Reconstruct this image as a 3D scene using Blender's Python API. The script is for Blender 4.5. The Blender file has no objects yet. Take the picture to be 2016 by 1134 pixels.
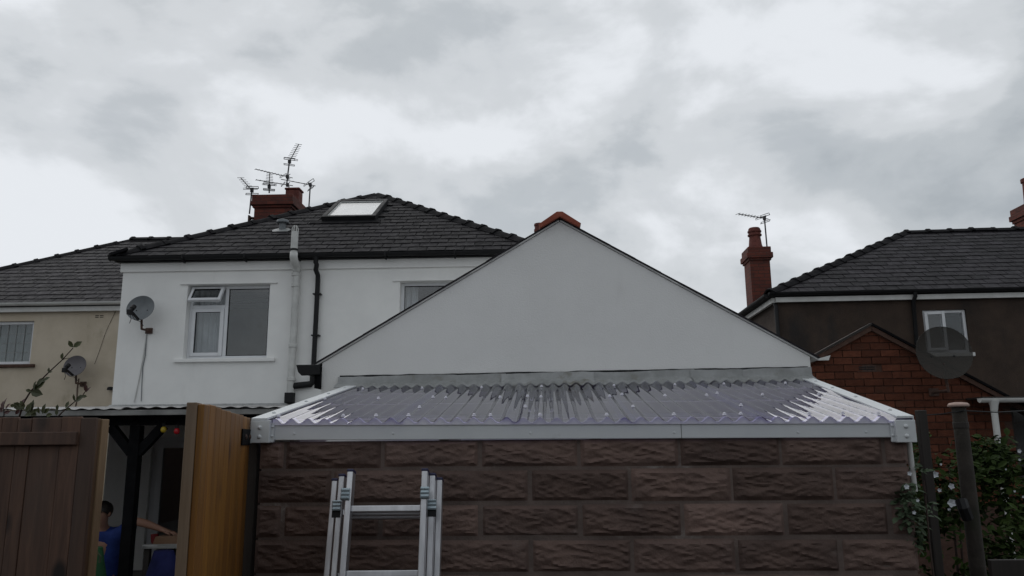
import bpy, bmesh, math, random
from mathutils import Vector, Matrix, noise
random.seed(7)
rd = math.radians
S = bpy.context.scene
COL = S.collection

# ------------------------------------------------------------------ camera
FPX, PITCH, ROLL, EYE = 1520.0, rd(11), 0.009, 1.6      # focal length in photo pixels, pitch, roll, eye height
fw = Vector((0, math.cos(PITCH), math.sin(PITCH)))
up0 = Vector((0, -math.sin(PITCH), math.cos(PITCH)))
rt = Vector((1, 0, 0)) * math.cos(ROLL) - up0 * math.sin(ROLL)
up = Vector((1, 0, 0)) * math.sin(ROLL) + up0 * math.cos(ROLL)
cam_d = bpy.data.cameras.new('camera')
cam_d.sensor_width = 36.0
cam_d.lens = 36.0 * FPX / 2016.0
cam_d.clip_end = 5000
cam = bpy.data.objects.new('camera', cam_d)
m = Matrix((rt, up, -fw)).transposed().to_4x4()
m.translation = (0, 0, EYE)
cam.matrix_world = m
COL.objects.link(cam)
S.camera = cam

# ------------------------------------------------------------------ sky, sun, exposure
SUN_AZ, SUN_EL = rd(-28), rd(42)          # azimuth from +Y, hidden behind the cloud ahead and to the left
sun_dir = Vector((math.sin(SUN_AZ) * math.cos(SUN_EL), math.cos(SUN_AZ) * math.cos(SUN_EL), math.sin(SUN_EL)))
sd = bpy.data.lights.new('sun', 'SUN')
sd.energy = 0.6
sd.angle = rd(70)
sd.color = (1.0, 0.97, 0.93)
so = bpy.data.objects.new('sun', sd)
so.rotation_euler = (-sun_dir).to_track_quat('-Z', 'Y').to_euler()
COL.objects.link(so)
S.view_settings.view_transform = 'Standard'
S.view_settings.look = 'None'
S.view_settings.exposure = 0.0
S.view_settings.gamma = 1.0
S.render.engine = 'CYCLES'
S.cycles.max_bounces = 10
S.cycles.transparent_max_bounces = 16

wd = bpy.data.worlds.new('World')
S.world = wd
wd.use_nodes = True
wt = wd.node_tree
wt.nodes.clear()


def N(t, typ, **kw):
    n = t.nodes.new(typ)
    for k, v in kw.items():
        if k.startswith('i_'):
            n.inputs[k[2:].replace('_', ' ')].default_value = v
        else:
            setattr(n, k, v)
    return n


def math_n(t, op, a, b=None, c=None):
    n = t.nodes.new('ShaderNodeMath')
    n.operation = op
    for i, v in enumerate((a, b, c)):
        if v is None:
            continue
        if isinstance(v, (int, float)):
            n.inputs[i].default_value = v
        else:
            t.links.new(v, n.inputs[i])
    return n.outputs[0]


def ramp(t, fac, stops, interp='EASE'):
    n = t.nodes.new('ShaderNodeValToRGB')
    n.color_ramp.interpolation = interp
    el = n.color_ramp.elements
    while len(el) < len(stops):
        el.new(0.5)
    for e, (p, c) in zip(el, stops):
        e.position = p
        e.color = (c[0], c[1], c[2], 1) if not isinstance(c, (int, float)) else (c, c, c, 1)
    t.links.new(fac, n.inputs[0])
    return n.outputs[0]


def build_world():
    t = wt
    L = t.links.new
    tc = N(t, 'ShaderNodeTexCoord')
    mp = N(t, 'ShaderNodeMapping')
    mp.inputs['Location'].default_value = (-9.3, 2.6, 5.0)
    mp.inputs['Scale'].default_value = (1.0, 1.0, 1.75)
    L(tc.outputs['Generated'], mp.inputs[0])
    n1 = N(t, 'ShaderNodeTexNoise', i_Scale=2.6, i_Detail=8.0, i_Roughness=0.56, i_Distortion=0.35)
    n2 = N(t, 'ShaderNodeTexNoise', i_Scale=5.5, i_Detail=9.0, i_Roughness=0.5, i_Distortion=0.2)
    L(mp.outputs[0], n1.inputs['Vector'])
    L(mp.outputs[0], n2.inputs['Vector'])
    k = math_n(t, 'ADD', math_n(t, 'MULTIPLY', n1.outputs[0], 0.52), math_n(t, 'MULTIPLY', n2.outputs[0], 0.48))
    # brighter cloud towards the hidden sun
    vm = N(t, 'ShaderNodeVectorMath', operation='DOT_PRODUCT')
    L(tc.outputs['Generated'], vm.inputs[0])
    vm.inputs[1].default_value = sun_dir
    glow = math_n(t, 'MULTIPLY', math_n(t, 'MAXIMUM', math_n(t, 'SUBTRACT', vm.outputs['Value'], 0.55), -0.25), 0.2)
    k2 = math_n(t, 'ADD', k, glow)
    col = ramp(t, k2, [(0.38, (0.41, 0.445, 0.475)), (0.47, (0.51, 0.545, 0.575)), (0.54, (0.635, 0.665, 0.695)), (0.635, (0.80, 0.83, 0.87))])
    bg_c = N(t, 'ShaderNodeBackground', i_Strength=1.0)
    L(col, bg_c.inputs[0])
    sky = N(t, 'ShaderNodeTexSky', sky_type='NISHITA', sun_disc=False)
    sky.sun_elevation = SUN_EL
    sky.sun_rotation = SUN_AZ
    bg_s = N(t, 'ShaderNodeBackground', i_Strength=0.07)
    L(sky.outputs[0], bg_s.inputs[0])
    mix = N(t, 'ShaderNodeMixShader')
    cover = ramp(t, n2.outputs[0], [(0.25, 0.92), (0.55, 0.98)])
    L(cover, mix.inputs[0])
    L(bg_s.outputs[0], mix.inputs[1])
    L(bg_c.outputs[0], mix.inputs[2])
    out = N(t, 'ShaderNodeOutputWorld')
    L(mix.outputs[0], out.inputs[0])


build_world()

# ------------------------------------------------------------------ materials
MATS = {}


def newmat(name):
    mt = bpy.data.materials.new(name)
    mt.use_nodes = True
    t = mt.node_tree
    t.nodes.clear()
    out = N(t, 'ShaderNodeOutputMaterial')
    MATS[name] = mt
    return mt, t, out


def mixc(t, fac, a, b, mode='MIX'):
    n = t.nodes.new('ShaderNodeMix')
    n.data_type = 'RGBA'
    n.blend_type = mode
    for idx, v in ((0, fac), (6, a), (7, b)):
        if isinstance(v, (int, float)):
            n.inputs[idx].default_value = v
        elif isinstance(v, tuple):
            n.inputs[idx].default_value = (v[0], v[1], v[2], 1)
        else:
            t.links.new(v, n.inputs[idx])
    return n.outputs[2]


def coords(t, stretch=(1, 1, 1), rand=True):
    tc = N(t, 'ShaderNodeTexCoord')
    mp = N(t, 'ShaderNodeMapping')
    mp.inputs['Scale'].default_value = stretch
    t.links.new(tc.outputs['Object'], mp.inputs[0])
    if not rand:
        return mp.outputs[0]
    oi = N(t, 'ShaderNodeObjectInfo')
    mu = math_n(t, 'MULTIPLY', oi.outputs['Random'], 37.0)
    ad = N(t, 'ShaderNodeVectorMath', operation='ADD')
    t.links.new(mp.outputs[0], ad.inputs[0])
    t.links.new(mu, ad.inputs[1])
    return ad.outputs[0]


def mat(name, c1, c2=None, scale=6.0, rough=0.6, bump=0.0, bscale=60.0, rand=0.0, stretch=(1, 1, 1), metallic=0.0,
        c3=None, c3scale=1.5, c3lo=0.55, c3hi=0.75, spec=0.5, c3stretch=None):
    mt, t, out = newmat(name)
    L = t.links.new
    p = N(t, 'ShaderNodeBsdfPrincipled')
    p.inputs['Roughness'].default_value = rough
    p.inputs['Metallic'].default_value = metallic
    p.inputs['Specular IOR Level'].default_value = spec
    v = coords(t, stretch)
    c2 = c2 or tuple(x * 0.8 for x in c1)
    n = N(t, 'ShaderNodeTexNoise', i_Scale=scale, i_Detail=7.0, i_Roughness=0.62)
    L(v, n.inputs['Vector'])
    c = mixc(t, ramp(t, n.outputs[0], [(0.3, 0.0), (0.7, 1.0)]), c1, c2)
    if c3:
        v3 = coords(t, c3stretch or stretch)
        n3 = N(t, 'ShaderNodeTexNoise', i_Scale=c3scale, i_Detail=8.0, i_Roughness=0.65)
        L(v3, n3.inputs['Vector'])
        c = mixc(t, ramp(t, n3.outputs[0], [(c3lo, 0.0), (c3hi, 1.0)]), c, c3)
    if rand:
        oi = N(t, 'ShaderNodeObjectInfo')
        hsv = N(t, 'ShaderNodeHueSaturation')
        L(math_n(t, 'ADD', math_n(t, 'MULTIPLY', oi.outputs['Random'], 2 * rand), 1 - rand), hsv.inputs['Value'])
        L(c, hsv.inputs['Color'])
        c = hsv.outputs[0]
    L(c, p.inputs['Base Color'])
    L(ramp(t, n.outputs[0], [(0.2, max(0.02, rough - 0.12)), (0.8, min(1, rough + 0.12))]), p.inputs['Roughness'])
    if bump:
        nb = N(t, 'ShaderNodeTexNoise', i_Scale=bscale, i_Detail=5.0, i_Roughness=0.6)
        L(v, nb.inputs['Vector'])
        b = N(t, 'ShaderNodeBump', i_Strength=bump, i_Distance=0.01)
        L(nb.outputs[0], b.inputs['Height'])
        L(b.outputs[0], p.inputs['Normal'])
    L(p.outputs[0], out.inputs[0])
    return mt


def wood(name, c1, c2, knot, stretch=(14, 14, 1.1), rand=0.2, rough=0.75, stain=None):
    mt, t, out = newmat(name)
    L = t.links.new
    p = N(t, 'ShaderNodeBsdfPrincipled', i_Roughness=rough)
    v = coords(t, stretch)
    n = N(t, 'ShaderNodeTexNoise', i_Scale=2.2, i_Detail=8.0, i_Roughness=0.6, i_Distortion=0.6)
    L(v, n.inputs['Vector'])
    c = mixc(t, ramp(t, n.outputs[0], [(0.3, 0), (0.7, 1)]), c1, c2)
    v2 = coords(t, (5.5, 5.5, 3.2))
    vo = N(t, 'ShaderNodeTexVoronoi', i_Scale=1.0, i_Randomness=1.0)
    L(v2, vo.inputs['Vector'])
    c = mixc(t, ramp(t, vo.outputs['Distance'], [(0.10, 1.0), (0.26, 0.0)]), c, knot)
    v3 = coords(t, (1.6, 1.6, 0.9))
    n3 = N(t, 'ShaderNodeTexNoise', i_Scale=1.5, i_Detail=5.0)
    L(v3, n3.inputs['Vector'])
    c = mixc(t, ramp(t, n3.outputs[0], [(0.45, 0), (0.75, 0.75)]), c, stain or knot)
    oi = N(t, 'ShaderNodeObjectInfo')
    hsv = N(t, 'ShaderNodeHueSaturation')
    L(math_n(t, 'ADD', math_n(t, 'MULTIPLY', oi.outputs['Random'], 2 * rand), 1 - rand), hsv.inputs['Value'])
    L(c, hsv.inputs['Color'])
    L(hsv.outputs[0], p.inputs['Base Color'])
    b = N(t, 'ShaderNodeBump', i_Strength=0.35, i_Distance=0.004)
    L(n.outputs[0], b.inputs['Height'])
    L(b.outputs[0], p.inputs['Normal'])
    L(p.outputs[0], out.inputs[0])


def thin_glass(name, tint, ior=1.5, rough=0.02, haze=0.0, haze_col=(0.8, 0.8, 0.8), bump=0.0, boost=1.0):
    """thin sheet: Fresnel reflection over a clear body, the same from both sides"""
    mt, t, out = newmat(name)
    L = t.links.new
    g = N(t, 'ShaderNodeNewGeometry')
    i = math_n(t, 'ADD', math_n(t, 'MULTIPLY', g.outputs['Backfacing'], 1 / ior - ior), ior)
    f = N(t, 'ShaderNodeFresnel')
    L(i, f.inputs['IOR'])
    R = f.outputs[0]
    R2 = math_n(t, 'MINIMUM', math_n(t, 'MULTIPLY', math_n(t, 'DIVIDE', math_n(t, 'MULTIPLY', R, 2.0), math_n(t, 'ADD', R, 1.0)), boost), 1.0)
    tr = N(t, 'ShaderNodeBsdfTransparent')
    tr.inputs[0].default_value = (*tint, 1)
    gl = N(t, 'ShaderNodeBsdfGlossy', i_Roughness=rough)
    body = tr.outputs[0]
    if haze:
        df = N(t, 'ShaderNodeBsdfDiffuse')
        df.inputs[0].default_value = (*haze_col, 1)
        tl = N(t, 'ShaderNodeBsdfTranslucent')
        tl.inputs[0].default_value = (*haze_col, 1)
        mx0 = N(t, 'ShaderNodeMixShader')
        mx0.inputs[0].default_value = 0.5
        L(df.outputs[0], mx0.inputs[1])
        L(tl.outputs[0], mx0.inputs[2])
        v = coords(t, (1, 0.35, 1))
        n = N(t, 'ShaderNodeTexNoise', i_Scale=9.0, i_Detail=6.0)
        L(v, n.inputs['Vector'])
        mx = N(t, 'ShaderNodeMixShader')
        L(math_n(t, 'MULTIPLY', ramp(t, n.outputs[0], [(0.3, 0.5), (0.75, 1.5)]), haze), mx.inputs[0])
        L(body, mx.inputs[1])
        L(mx0.outputs[0], mx.inputs[2])
        body = mx.outputs[0]
    if bump:
        v = coords(t, (1, 1, 1))
        nb = N(t, 'ShaderNodeTexNoise', i_Scale=2.5, i_Detail=2.0)
        L(v, nb.inputs['Vector'])
        b = N(t, 'ShaderNodeBump', i_Strength=bump, i_Distance=0.02)
        L(nb.outputs[0], b.inputs['Height'])
        L(b.outputs[0], gl.inputs['Normal'])
    mx = N(t, 'ShaderNodeMixShader')
    L(R2, mx.inputs[0])
    L(body, mx.inputs[1])
    L(gl.outputs[0], mx.inputs[2])
    L(mx.outputs[0], out.inputs[0])


mat('ground', (0.085, 0.08, 0.074), (0.055, 0.052, 0.05), 3, 0.9, 0.4, 30)
mat('house_render', (0.83, 0.825, 0.805), (0.78, 0.775, 0.76), 2.2, 0.85, 0.25, 70, c3=(0.62, 0.61, 0.585), c3scale=1.1, c3lo=0.6, c3hi=0.85, c3stretch=(1.6, 1, 0.5))
mat('gable_render', (0.80, 0.795, 0.775), (0.755, 0.75, 0.73), 1.4, 0.85, 0.25, 90, c3=(0.66, 0.65, 0.625), c3stretch=(1.4, 1, .45), c3scale=1.3, c3lo=0.6, c3hi=0.8)
mat('cream_render', (0.56, 0.485, 0.385), (0.49, 0.42, 0.325), 2.5, 0.9, 0.35, 60, c3=(0.30, 0.255, 0.185), c3scale=1.6, c3lo=0.55, c3hi=0.8, c3stretch=(1.5, 1, 0.7))
mat('brown_render', (0.056, 0.035, 0.024), (0.036, 0.024, 0.018), 1.6, 0.95, 0.6, 90, c3=(0.02, 0.017, 0.016), c3scale=1.1, c3lo=0.45, c3hi=0.7, c3stretch=(1, 1, 0.45))
mat('slate', (0.025, 0.022, 0.0255), (0.016, 0.0145, 0.017), 9, 0.66, 0.25, 30, rand=0.42, c3=(0.055, 0.053, 0.053), c3scale=2.6, c3lo=0.62, c3hi=0.8, spec=0.18)
mat('slate_dark', (0.0155, 0.0140, 0.0165), (0.0105, 0.0095, 0.0115), 9, 0.7, 0.25, 30, rand=0.4, c3=(0.04, 0.039, 0.039), c3scale=2.6, c3lo=0.64, c3hi=0.82, spec=0.12)
mat('hip_tile', (0.012, 0.0115, 0.013), (0.008, 0.0078, 0.009), 8, 0.8, 0.35, 30, rand=0.15, spec=0.1)
mat('roof_felt', (0.02, 0.02, 0.022), None, 8, 0.9)
mat('terracotta', (0.33, 0.085, 0.045), (0.24, 0.055, 0.032), 12, 0.8, 0.3, 60, rand=0.12)
mat('brick', (0.120, 0.040, 0.022), (0.088, 0.031, 0.019), 14, 0.95, 0.5, 60, rand=0.24, spec=0.2, c3=(0.085, 0.04, 0.026), c3scale=4, c3lo=0.52, c3hi=0.75)
mat('mortar_dark', (0.082, 0.042, 0.029), (0.06, 0.031, 0.022), 14, 0.95, 0.4, 80)
mat('block', (0.185, 0.124, 0.104), (0.115, 0.080, 0.070), 3, 0.92, 0.6, 60, rand=0.30, spec=0.2, c3=(0.26, 0.22, 0.20), c3scale=3.0, c3lo=0.60, c3hi=0.82)
mat('block_mortar', (0.165, 0.124, 0.108), (0.115, 0.088, 0.078), 4.5, 0.95, 0.5, 45, c3=(0.38, 0.355, 0.335), c3scale=2.2, c3lo=0.56, c3hi=0.72)
mat('upvc', (0.70, 0.71, 0.73), (0.65, 0.66, 0.68), 3, 0.35)
mat('trim_white', (0.66, 0.68, 0.69), (0.6, 0.62, 0.63), 5, 0.4, 0.05, 40, c3=(0.45, 0.46, 0.45), c3scale=6, c3lo=0.66, c3hi=0.8)
mat('paint_white', (0.66, 0.66, 0.64), (0.56, 0.56, 0.54), 5, 0.6, 0.1, 50)
mat('pipe_white', (0.58, 0.58, 0.56), (0.47, 0.47, 0.455), 6, 0.5)
mat('weathered', (0.30, 0.30, 0.29), (0.14, 0.14, 0.135), 3, 0.7, c3=(0.5, 0.5, 0.49), c3scale=2.5, c3lo=.55, c3hi=.66, c3stretch=(1, 1, 14))
mat('weathered_sheet', (0.24, 0.24, 0.24), (0.12, 0.12, 0.12), 3, 0.45, c3=(0.30, 0.30, 0.30), c3scale=2.0, c3lo=.52, c3hi=.62, c3stretch=(.5, 4, 1))
mat('black_plastic', (0.010, 0.010, 0.011), (0.015, 0.015, 0.016), 6, 0.6, spec=0.25)
mat('black_timber', (0.005, 0.005, 0.006), (0.003, 0.003, 0.004), 9, 0.8, 0.2, 40, spec=0.12)
mat('lead', (0.31, 0.315, 0.315), (0.21, 0.215, 0.21), 7, 0.5, 0.3, 18, c3=(0.15, 0.14, 0.11), c3scale=5, c3lo=0.56, c3hi=0.72, rand=0.1)
mat('aluminium', (0.58, 0.58, 0.60), (0.5, 0.5, 0.52), 20, 0.38, metallic=0.85, stretch=(1, 1, 0.1), rand=0.05)
mat('galvanised', (0.42, 0.5, 0.54), (0.34, 0.41, 0.45), 20, 0.35, metallic=0.7)
mat('blue_plastic', (0.012, 0.012, 0.06), None, 6, 0.5)
mat('dish_grey', (0.15, 0.165, 0.175), (0.12, 0.132, 0.14), 5, 0.5, c3=(0.09, 0.09, 0.09), c3scale=6, c3lo=0.6, c3hi=0.8)
mat('dish_mauve', (0.135, 0.125, 0.135), (0.105, 0.098, 0.105), 5, 0.55)
mat('aerial_metal', (0.055, 0.055, 0.06), None, 8, 0.5, metallic=0.4)
mat('rust', (0.09, 0.045, 0.03), (0.05, 0.03, 0.025), 30, 0.8)
mat('chimney_pot', (0.16, 0.042, 0.03), (0.10, 0.03, 0.024), 9, 0.85, 0.2, 30)
mat('curtain', (0.72, 0.73, 0.74), (0.6, 0.61, 0.62), 4, 0.9)
mat('net', (0.30, 0.33, 0.315), (0.24, 0.27, 0.255), 4, 0.9)
mat('room', (0.18, 0.17, 0.16), None, 3, 0.9)
mat('filler', (0.72, 0.71, 0.77), (0.62, 0.61, 0.67), 12, 0.5)
mat('purlin', (0.42, 0.38, 0.33), (0.33, 0.3, 0.26), 8, 0.8)
mat('leaf_dark', (0.055, 0.062, 0.018), (0.035, 0.042, 0.012), 12, 0.6, rand=0.2)
mat('leaf_shrub', (0.030, 0.052, 0.007), (0.012, 0.023, 0.004), 5, 0.8, spec=0.15)
mat('leaf_grey', (0.085, 0.115, 0.07), (0.05, 0.075, 0.04), 7, 0.75, spec=0.2)
mat('leaf_red', (0.085, 0.028, 0.026), (0.05, 0.02, 0.018), 10, 0.5, rand=0.2)
mat('petal', (0.55, 0.57, 0.6), (0.42, 0.44, 0.48), 9, 0.6)
mat('stem', (0.05, 0.028, 0.02), (0.03, 0.018, 0.014), 12, 0.8)
mat('skin', (0.36, 0.2, 0.14), (0.31, 0.165, 0.115), 6, 0.55)
mat('hair', (0.018, 0.013, 0.011), None, 40, 0.5)
mat('shirt_blue', (0.014, 0.042, 0.22), (0.010, 0.028, 0.15), 9, 0.85)
mat('trousers', (0.012, 0.012, 0.016), None, 9, 0.9)
mat('cloth_green', (0.018, 0.10, 0.035), (0.01, 0.06, 0.022), 6, 0.8)
mat('cloth_blue', (0.008, 0.014, 0.12), (0.006, 0.01, 0.07), 6, 0.8)
mat('cloth_red', (0.20, 0.012, 0.014), (0.11, 0.009, 0.01), 6, 0.8)
mat('cardboard', (0.22, 0.13, 0.08), (0.17, 0.1, 0.06), 6, 0.9)
mat('bulb_red', (0.5, 0.012, 0.02), None, 6, 0.25)
mat('bulb_yellow', (0.5, 0.36, 0.03), None, 6, 0.25)
mat('post_cap', (0.42, 0.30, 0.26), (0.34, 0.24, 0.2), 9, 0.85)
mat('post_concrete', (0.046, 0.038, 0.031), (0.027, 0.023, 0.019), 7, 0.95, 0.5, 50, c3=(0.024, 0.028, 0.016), c3scale=3, c3lo=0.5, c3hi=0.7)
wood('fence_wood', (0.130, 0.071, 0.047), (0.070, 0.038, 0.027), (0.013, 0.008, 0.007), rand=0.2, stain=(0.072, 0.048, 0.038))
wood('fence_edge', (0.27, 0.185, 0.105), (0.19, 0.125, 0.07), (0.10, 0.06, 0.03), rand=0.1)
wood('fence_groove', (0.12, 0.062, 0.026), (0.08, 0.042, 0.02), (0.04, 0.022, 0.012), rand=0.1)
wood('gate_wood', (0.27, 0.118, 0.014), (0.165, 0.066, 0.008), (0.03, 0.013, 0.005), rand=0.22, rough=0.55, stain=(0.22, 0.085, 0.012))
wood('gate_grey', (0.21, 0.14, 0.085), (0.14, 0.09, 0.05), (0.05, 0.03, 0.02), rand=0.1, stain=(0.20, 0.155, 0.125))
wood('old_wood', (0.030, 0.023, 0.019), (0.018, 0.0145, 0.012), (0.02, 0.017, 0.015), rand=0.1)
thin_glass('glass', (0.86, 0.88, 0.89), 1.5, 0.005, bump=0.02, boost=1.15)
thin_glass('pvc_clear', (0.70, 0.67, 0.88), 1.5, 0.03, haze=0.10, haze_col=(0.50, 0.45, 0.85), boost=1.08)
thin_glass('sheet_poly', (0.30, 0.30, 0.31), 1.5, 0.15, haze=0.6, haze_col=(0.27, 0.27, 0.27))


def make_mesh_dish():
    mt, t, out = newmat('dish_mesh')
    d = N(t, 'ShaderNodeBsdfPrincipled', i_Roughness=0.6)
    d.inputs['Base Color'].default_value = (0.026, 0.021, 0.015, 1)
    tr = N(t, 'ShaderNodeBsdfTransparent')
    mx = N(t, 'ShaderNodeMixShader')
    mx.inputs[0].default_value = 0.66        # holes too fine to resolve: a third of the area is open
    t.links.new(tr.outputs[0], mx.inputs[1])
    t.links.new(d.outputs[0], mx.inputs[2])
    t.links.new(mx.outputs[0], out.inputs[0])


make_mesh_dish()


def chimney_brick():
    mt, t, out = newmat('chimney_brick')
    L = t.links.new
    p = N(t, 'ShaderNodeBsdfPrincipled', i_Roughness=0.9)
    tc = N(t, 'ShaderNodeTexCoord')
    sp = N(t, 'ShaderNodeSeparateXYZ')
    L(tc.outputs['Object'], sp.inputs[0])
    cb = N(t, 'ShaderNodeCombineXYZ')
    L(math_n(t, 'ADD', sp.outputs[0], sp.outputs[1]), cb.inputs[0])
    L(sp.outputs[2], cb.inputs[1])
    b = N(t, 'ShaderNodeTexBrick', i_Scale=1.0)
    b.inputs['Color1'].default_value = (0.15, 0.036, 0.022, 1)
    b.inputs['Color2'].default_value = (0.105, 0.026, 0.018, 1)
    b.inputs['Mortar'].default_value = (0.055, 0.03, 0.022, 1)
    b.inputs['Mortar Size'].default_value = 0.006
    b.inputs['Brick Width'].default_value = 0.225
    b.inputs['Row Height'].default_value = 0.077
    L(cb.outputs[0], b.inputs['Vector'])
    n = N(t, 'ShaderNodeTexNoise', i_Scale=5.0, i_Detail=6.0)
    L(tc.outputs['Object'], n.inputs['Vector'])
    c = mixc(t, ramp(t, n.outputs[0], [(0.4, 0), (0.75, 0.7)]), b.outputs[0], (0.05, 0.02, 0.016))
    L(c, p.inputs['Base Color'])
    bp = N(t, 'ShaderNodeBump', i_Strength=0.6, i_Distance=0.008)
    L(math_n(t, 'SUBTRACT', 1.0, b.outputs['Fac']), bp.inputs['Height'])
    L(bp.outputs[0], p.inputs['Normal'])
    L(p.outputs[0], out.inputs[0])


chimney_brick()


# ------------------------------------------------------------------ geometry helpers
class MB:
    def __init__(s):
        s.v, s.f = [], []

    def add(s, vs, fs):
        o = len(s.v)
        s.v += [tuple(p) for p in vs]
        s.f += [tuple(i + o for i in f) for f in fs]
        return s

    def box(s, x0, x1, y0, y1, z0, z1):
        return s.add([(x, y, z) for x in (x0, x1) for y in (y0, y1) for z in (z0, z1)],
                     [(0, 1, 3, 2), (4, 6, 7, 5), (0, 4, 5, 1), (2, 3, 7, 6), (0, 2, 6, 4), (1, 5, 7, 3)])

    def hexa(s, b, t):
        return s.add(list(b) + list(t), [(3, 2, 1, 0), (4, 5, 6, 7), (0, 1, 5, 4), (1, 2, 6, 5), (2, 3, 7, 6), (3, 0, 4, 7)])

    def bar(s, a, b, w, h, upv=(0, 0, 1)):
        """rectangular bar from a to b, w across, h along upv"""
        a, b = Vector(a), Vector(b)
        d = (b - a).normalized()
        u = Vector(upv)
        sd_ = d.cross(u).normalized()
        u = sd_.cross(d).normalized()
        q = [(-w / 2, -h / 2), (w / 2, -h / 2), (w / 2, h / 2), (-w / 2, h / 2)]
        return s.hexa([a + sd_ * i + u * j for i, j in q], [b + sd_ * i + u * j for i, j in q])

    def prism(s, poly, axis, a, b):
        """poly of 2D points; axis 'y': (x,z) extruded over y, 'x': (y,z), 'z': (x,y)"""
        def P(p, k):
            return {'y': (p[0], k, p[1]), 'x': (k, p[0], p[1]), 'z': (p[0], p[1], k)}[axis]
        n = len(poly)
        vs = [P(p, a) for p in poly] + [P(p, b) for p in poly]
        fs = [tuple(range(n))[::-1], tuple(range(n, 2 * n))] + [(i, (i + 1) % n, n + (i + 1) % n, n + i) for i in range(n)]
        return s.add(vs, fs)

    def tube(s, pts, r, n=8, cap=True):
        pts = [Vector(p) for p in pts]
        rs = r if isinstance(r, (list, tuple)) else [r] * len(pts)
        vs, fs = [], []
        prev = None
        for i, p in enumerate(pts):
            d = (pts[min(i + 1, len(pts) - 1)] - pts[max(i - 1, 0)]).normalized()
            if prev is None:
                a = d.orthogonal().normalized()
            else:
                a = (prev - d * prev.dot(d)).normalized()
            prev = a
            b = d.cross(a)
            for k in range(n):
                an = 2 * math.pi * k / n
                vs.append(p + (a * math.cos(an) + b * math.sin(an)) * rs[i])
        for i in range(len(pts) - 1):
            for k in range(n):
                fs.append((i * n + k, i * n + (k + 1) % n, (i + 1) * n + (k + 1) % n, (i + 1) * n + k))
        if cap:
            fs.append(tuple(range(n))[::-1])
            fs.append(tuple(range((len(pts) - 1) * n, len(pts) * n)))
        return s.add(vs, fs)

    def lathe(s, prof, c=(0, 0, 0), n=20):
        vs, fs = [], []
        for r, z in prof:
            for k in range(n):
                an = 2 * math.pi * k / n
                vs.append((c[0] + r * math.cos(an), c[1] + r * math.sin(an), c[2] + z))
        for i in range(len(prof) - 1):
            for k in range(n):
                fs.append((i * n + k, i * n + (k + 1) % n, (i + 1) * n + (k + 1) % n, (i + 1) * n + k))
        fs.append(tuple(range(n))[::-1])
        fs.append(tuple(range((len(prof) - 1) * n, len(prof) * n)))
        return s.add(vs, fs)

    def wall(s, x0, x1, z0, z1, holes, y0, y1):
        """slab with rectangular openings (x0,x1,z0,z1); the openings get reveals"""
        xs = sorted({x0, x1, *[h[0] for h in holes], *[h[1] for h in holes]})
        zs = sorted({z0, z1, *[h[2] for h in holes], *[h[3] for h in holes]})
        xs = [x for x in xs if x0 <= x <= x1]
        zs = [z for z in zs if z0 <= z <= z1]

        def solid(i, j):
            if i < 0 or j < 0 or i >= len(xs) - 1 or j >= len(zs) - 1:
                return False
            cx, cz = (xs[i] + xs[i + 1]) / 2, (zs[j] + zs[j + 1]) / 2
            return not any(h[0] < cx < h[1] and h[2] < cz < h[3] for h in holes)
        for i in range(len(xs) - 1):
            for j in range(len(zs) - 1):
                if not solid(i, j):
                    continue
                a, b, c, d = xs[i], xs[i + 1], zs[j], zs[j + 1]
                s.add([(a, y0, c), (b, y0, c), (b, y0, d), (a, y0, d)], [(0, 1, 2, 3)])
                s.add([(a, y1, c), (b, y1, c), (b, y1, d), (a, y1, d)], [(3, 2, 1, 0)])
                if not solid(i - 1, j):
                    s.add([(a, y0, c), (a, y0, d), (a, y1, d), (a, y1, c)], [(0, 1, 2, 3)])
                if not solid(i + 1, j):
                    s.add([(b, y0, c), (b, y0, d), (b, y1, d), (b, y1, c)], [(3, 2, 1, 0)])
                if not solid(i, j - 1):
                    s.add([(a, y0, c), (b, y0, c), (b, y1, c), (a, y1, c)], [(3, 2, 1, 0)])
                if not solid(i, j + 1):
                    s.add([(a, y0, d), (b, y0, d), (b, y1, d), (a, y1, d)], [(0, 1, 2, 3)])
        return s

    def mesh(s, name, material, smooth=False, bevel=0.0, fix=True, segs=2):
        me = bpy.data.meshes.new(name)
        me.from_pydata(s.v, [], s.f)
        bm = bmesh.new()
        bm.from_mesh(me)
        if fix or bevel:
            bmesh.ops.remove_doubles(bm, verts=bm.verts, dist=1e-5)
            bmesh.ops.recalc_face_normals(bm, faces=bm.faces)
        if bevel:
            ed = [e for e in bm.edges if len(e.link_faces) == 2 and e.calc_face_angle(0) > 0.6]
            bmesh.ops.bevel(bm, geom=ed, offset=bevel, segments=segs, affect='EDGES', profile=0.5, clamp_overlap=True)
        bm.to_mesh(me)
        bm.free()
        me.materials.append(MATS[material])
        if smooth:
            me.polygons.foreach_set('use_smooth', [True] * len(me.polygons))
            if smooth != 'all':
                me.set_sharp_from_angle(angle=rd(38))
        me.update()
        return me

    def build(s, name, material, parent=None, **kw):
        return link(name, s.mesh(name, material, **kw), parent)


def link(name, me, parent=None, mtx=None):
    o = bpy.data.objects.new(name, me)
    COL.objects.link(o)
    if parent is not None:
        o.parent = parent
    if mtx is not None:
        o.matrix_basis = mtx
    return o


def tag(o, label, cat, group=None):
    o['label'] = label
    o['category'] = cat
    if group:
        o['group'] = group
    return o


def thing(name, label, cat, loc=(0, 0, 0), rotz=0.0, group=None):
    o = bpy.data.objects.new(name, None)
    COL.objects.link(o)
    o.location = loc
    o.rotation_euler = (0, 0, rotz)
    o.empty_display_size = 0.2
    return tag(o, label, cat, group)


def basis(o, ex, ey, ez):
    mm = Matrix((Vector(ex), Vector(ey), Vector(ez))).transposed().to_4x4()
    mm.translation = o
    return mm


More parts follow.
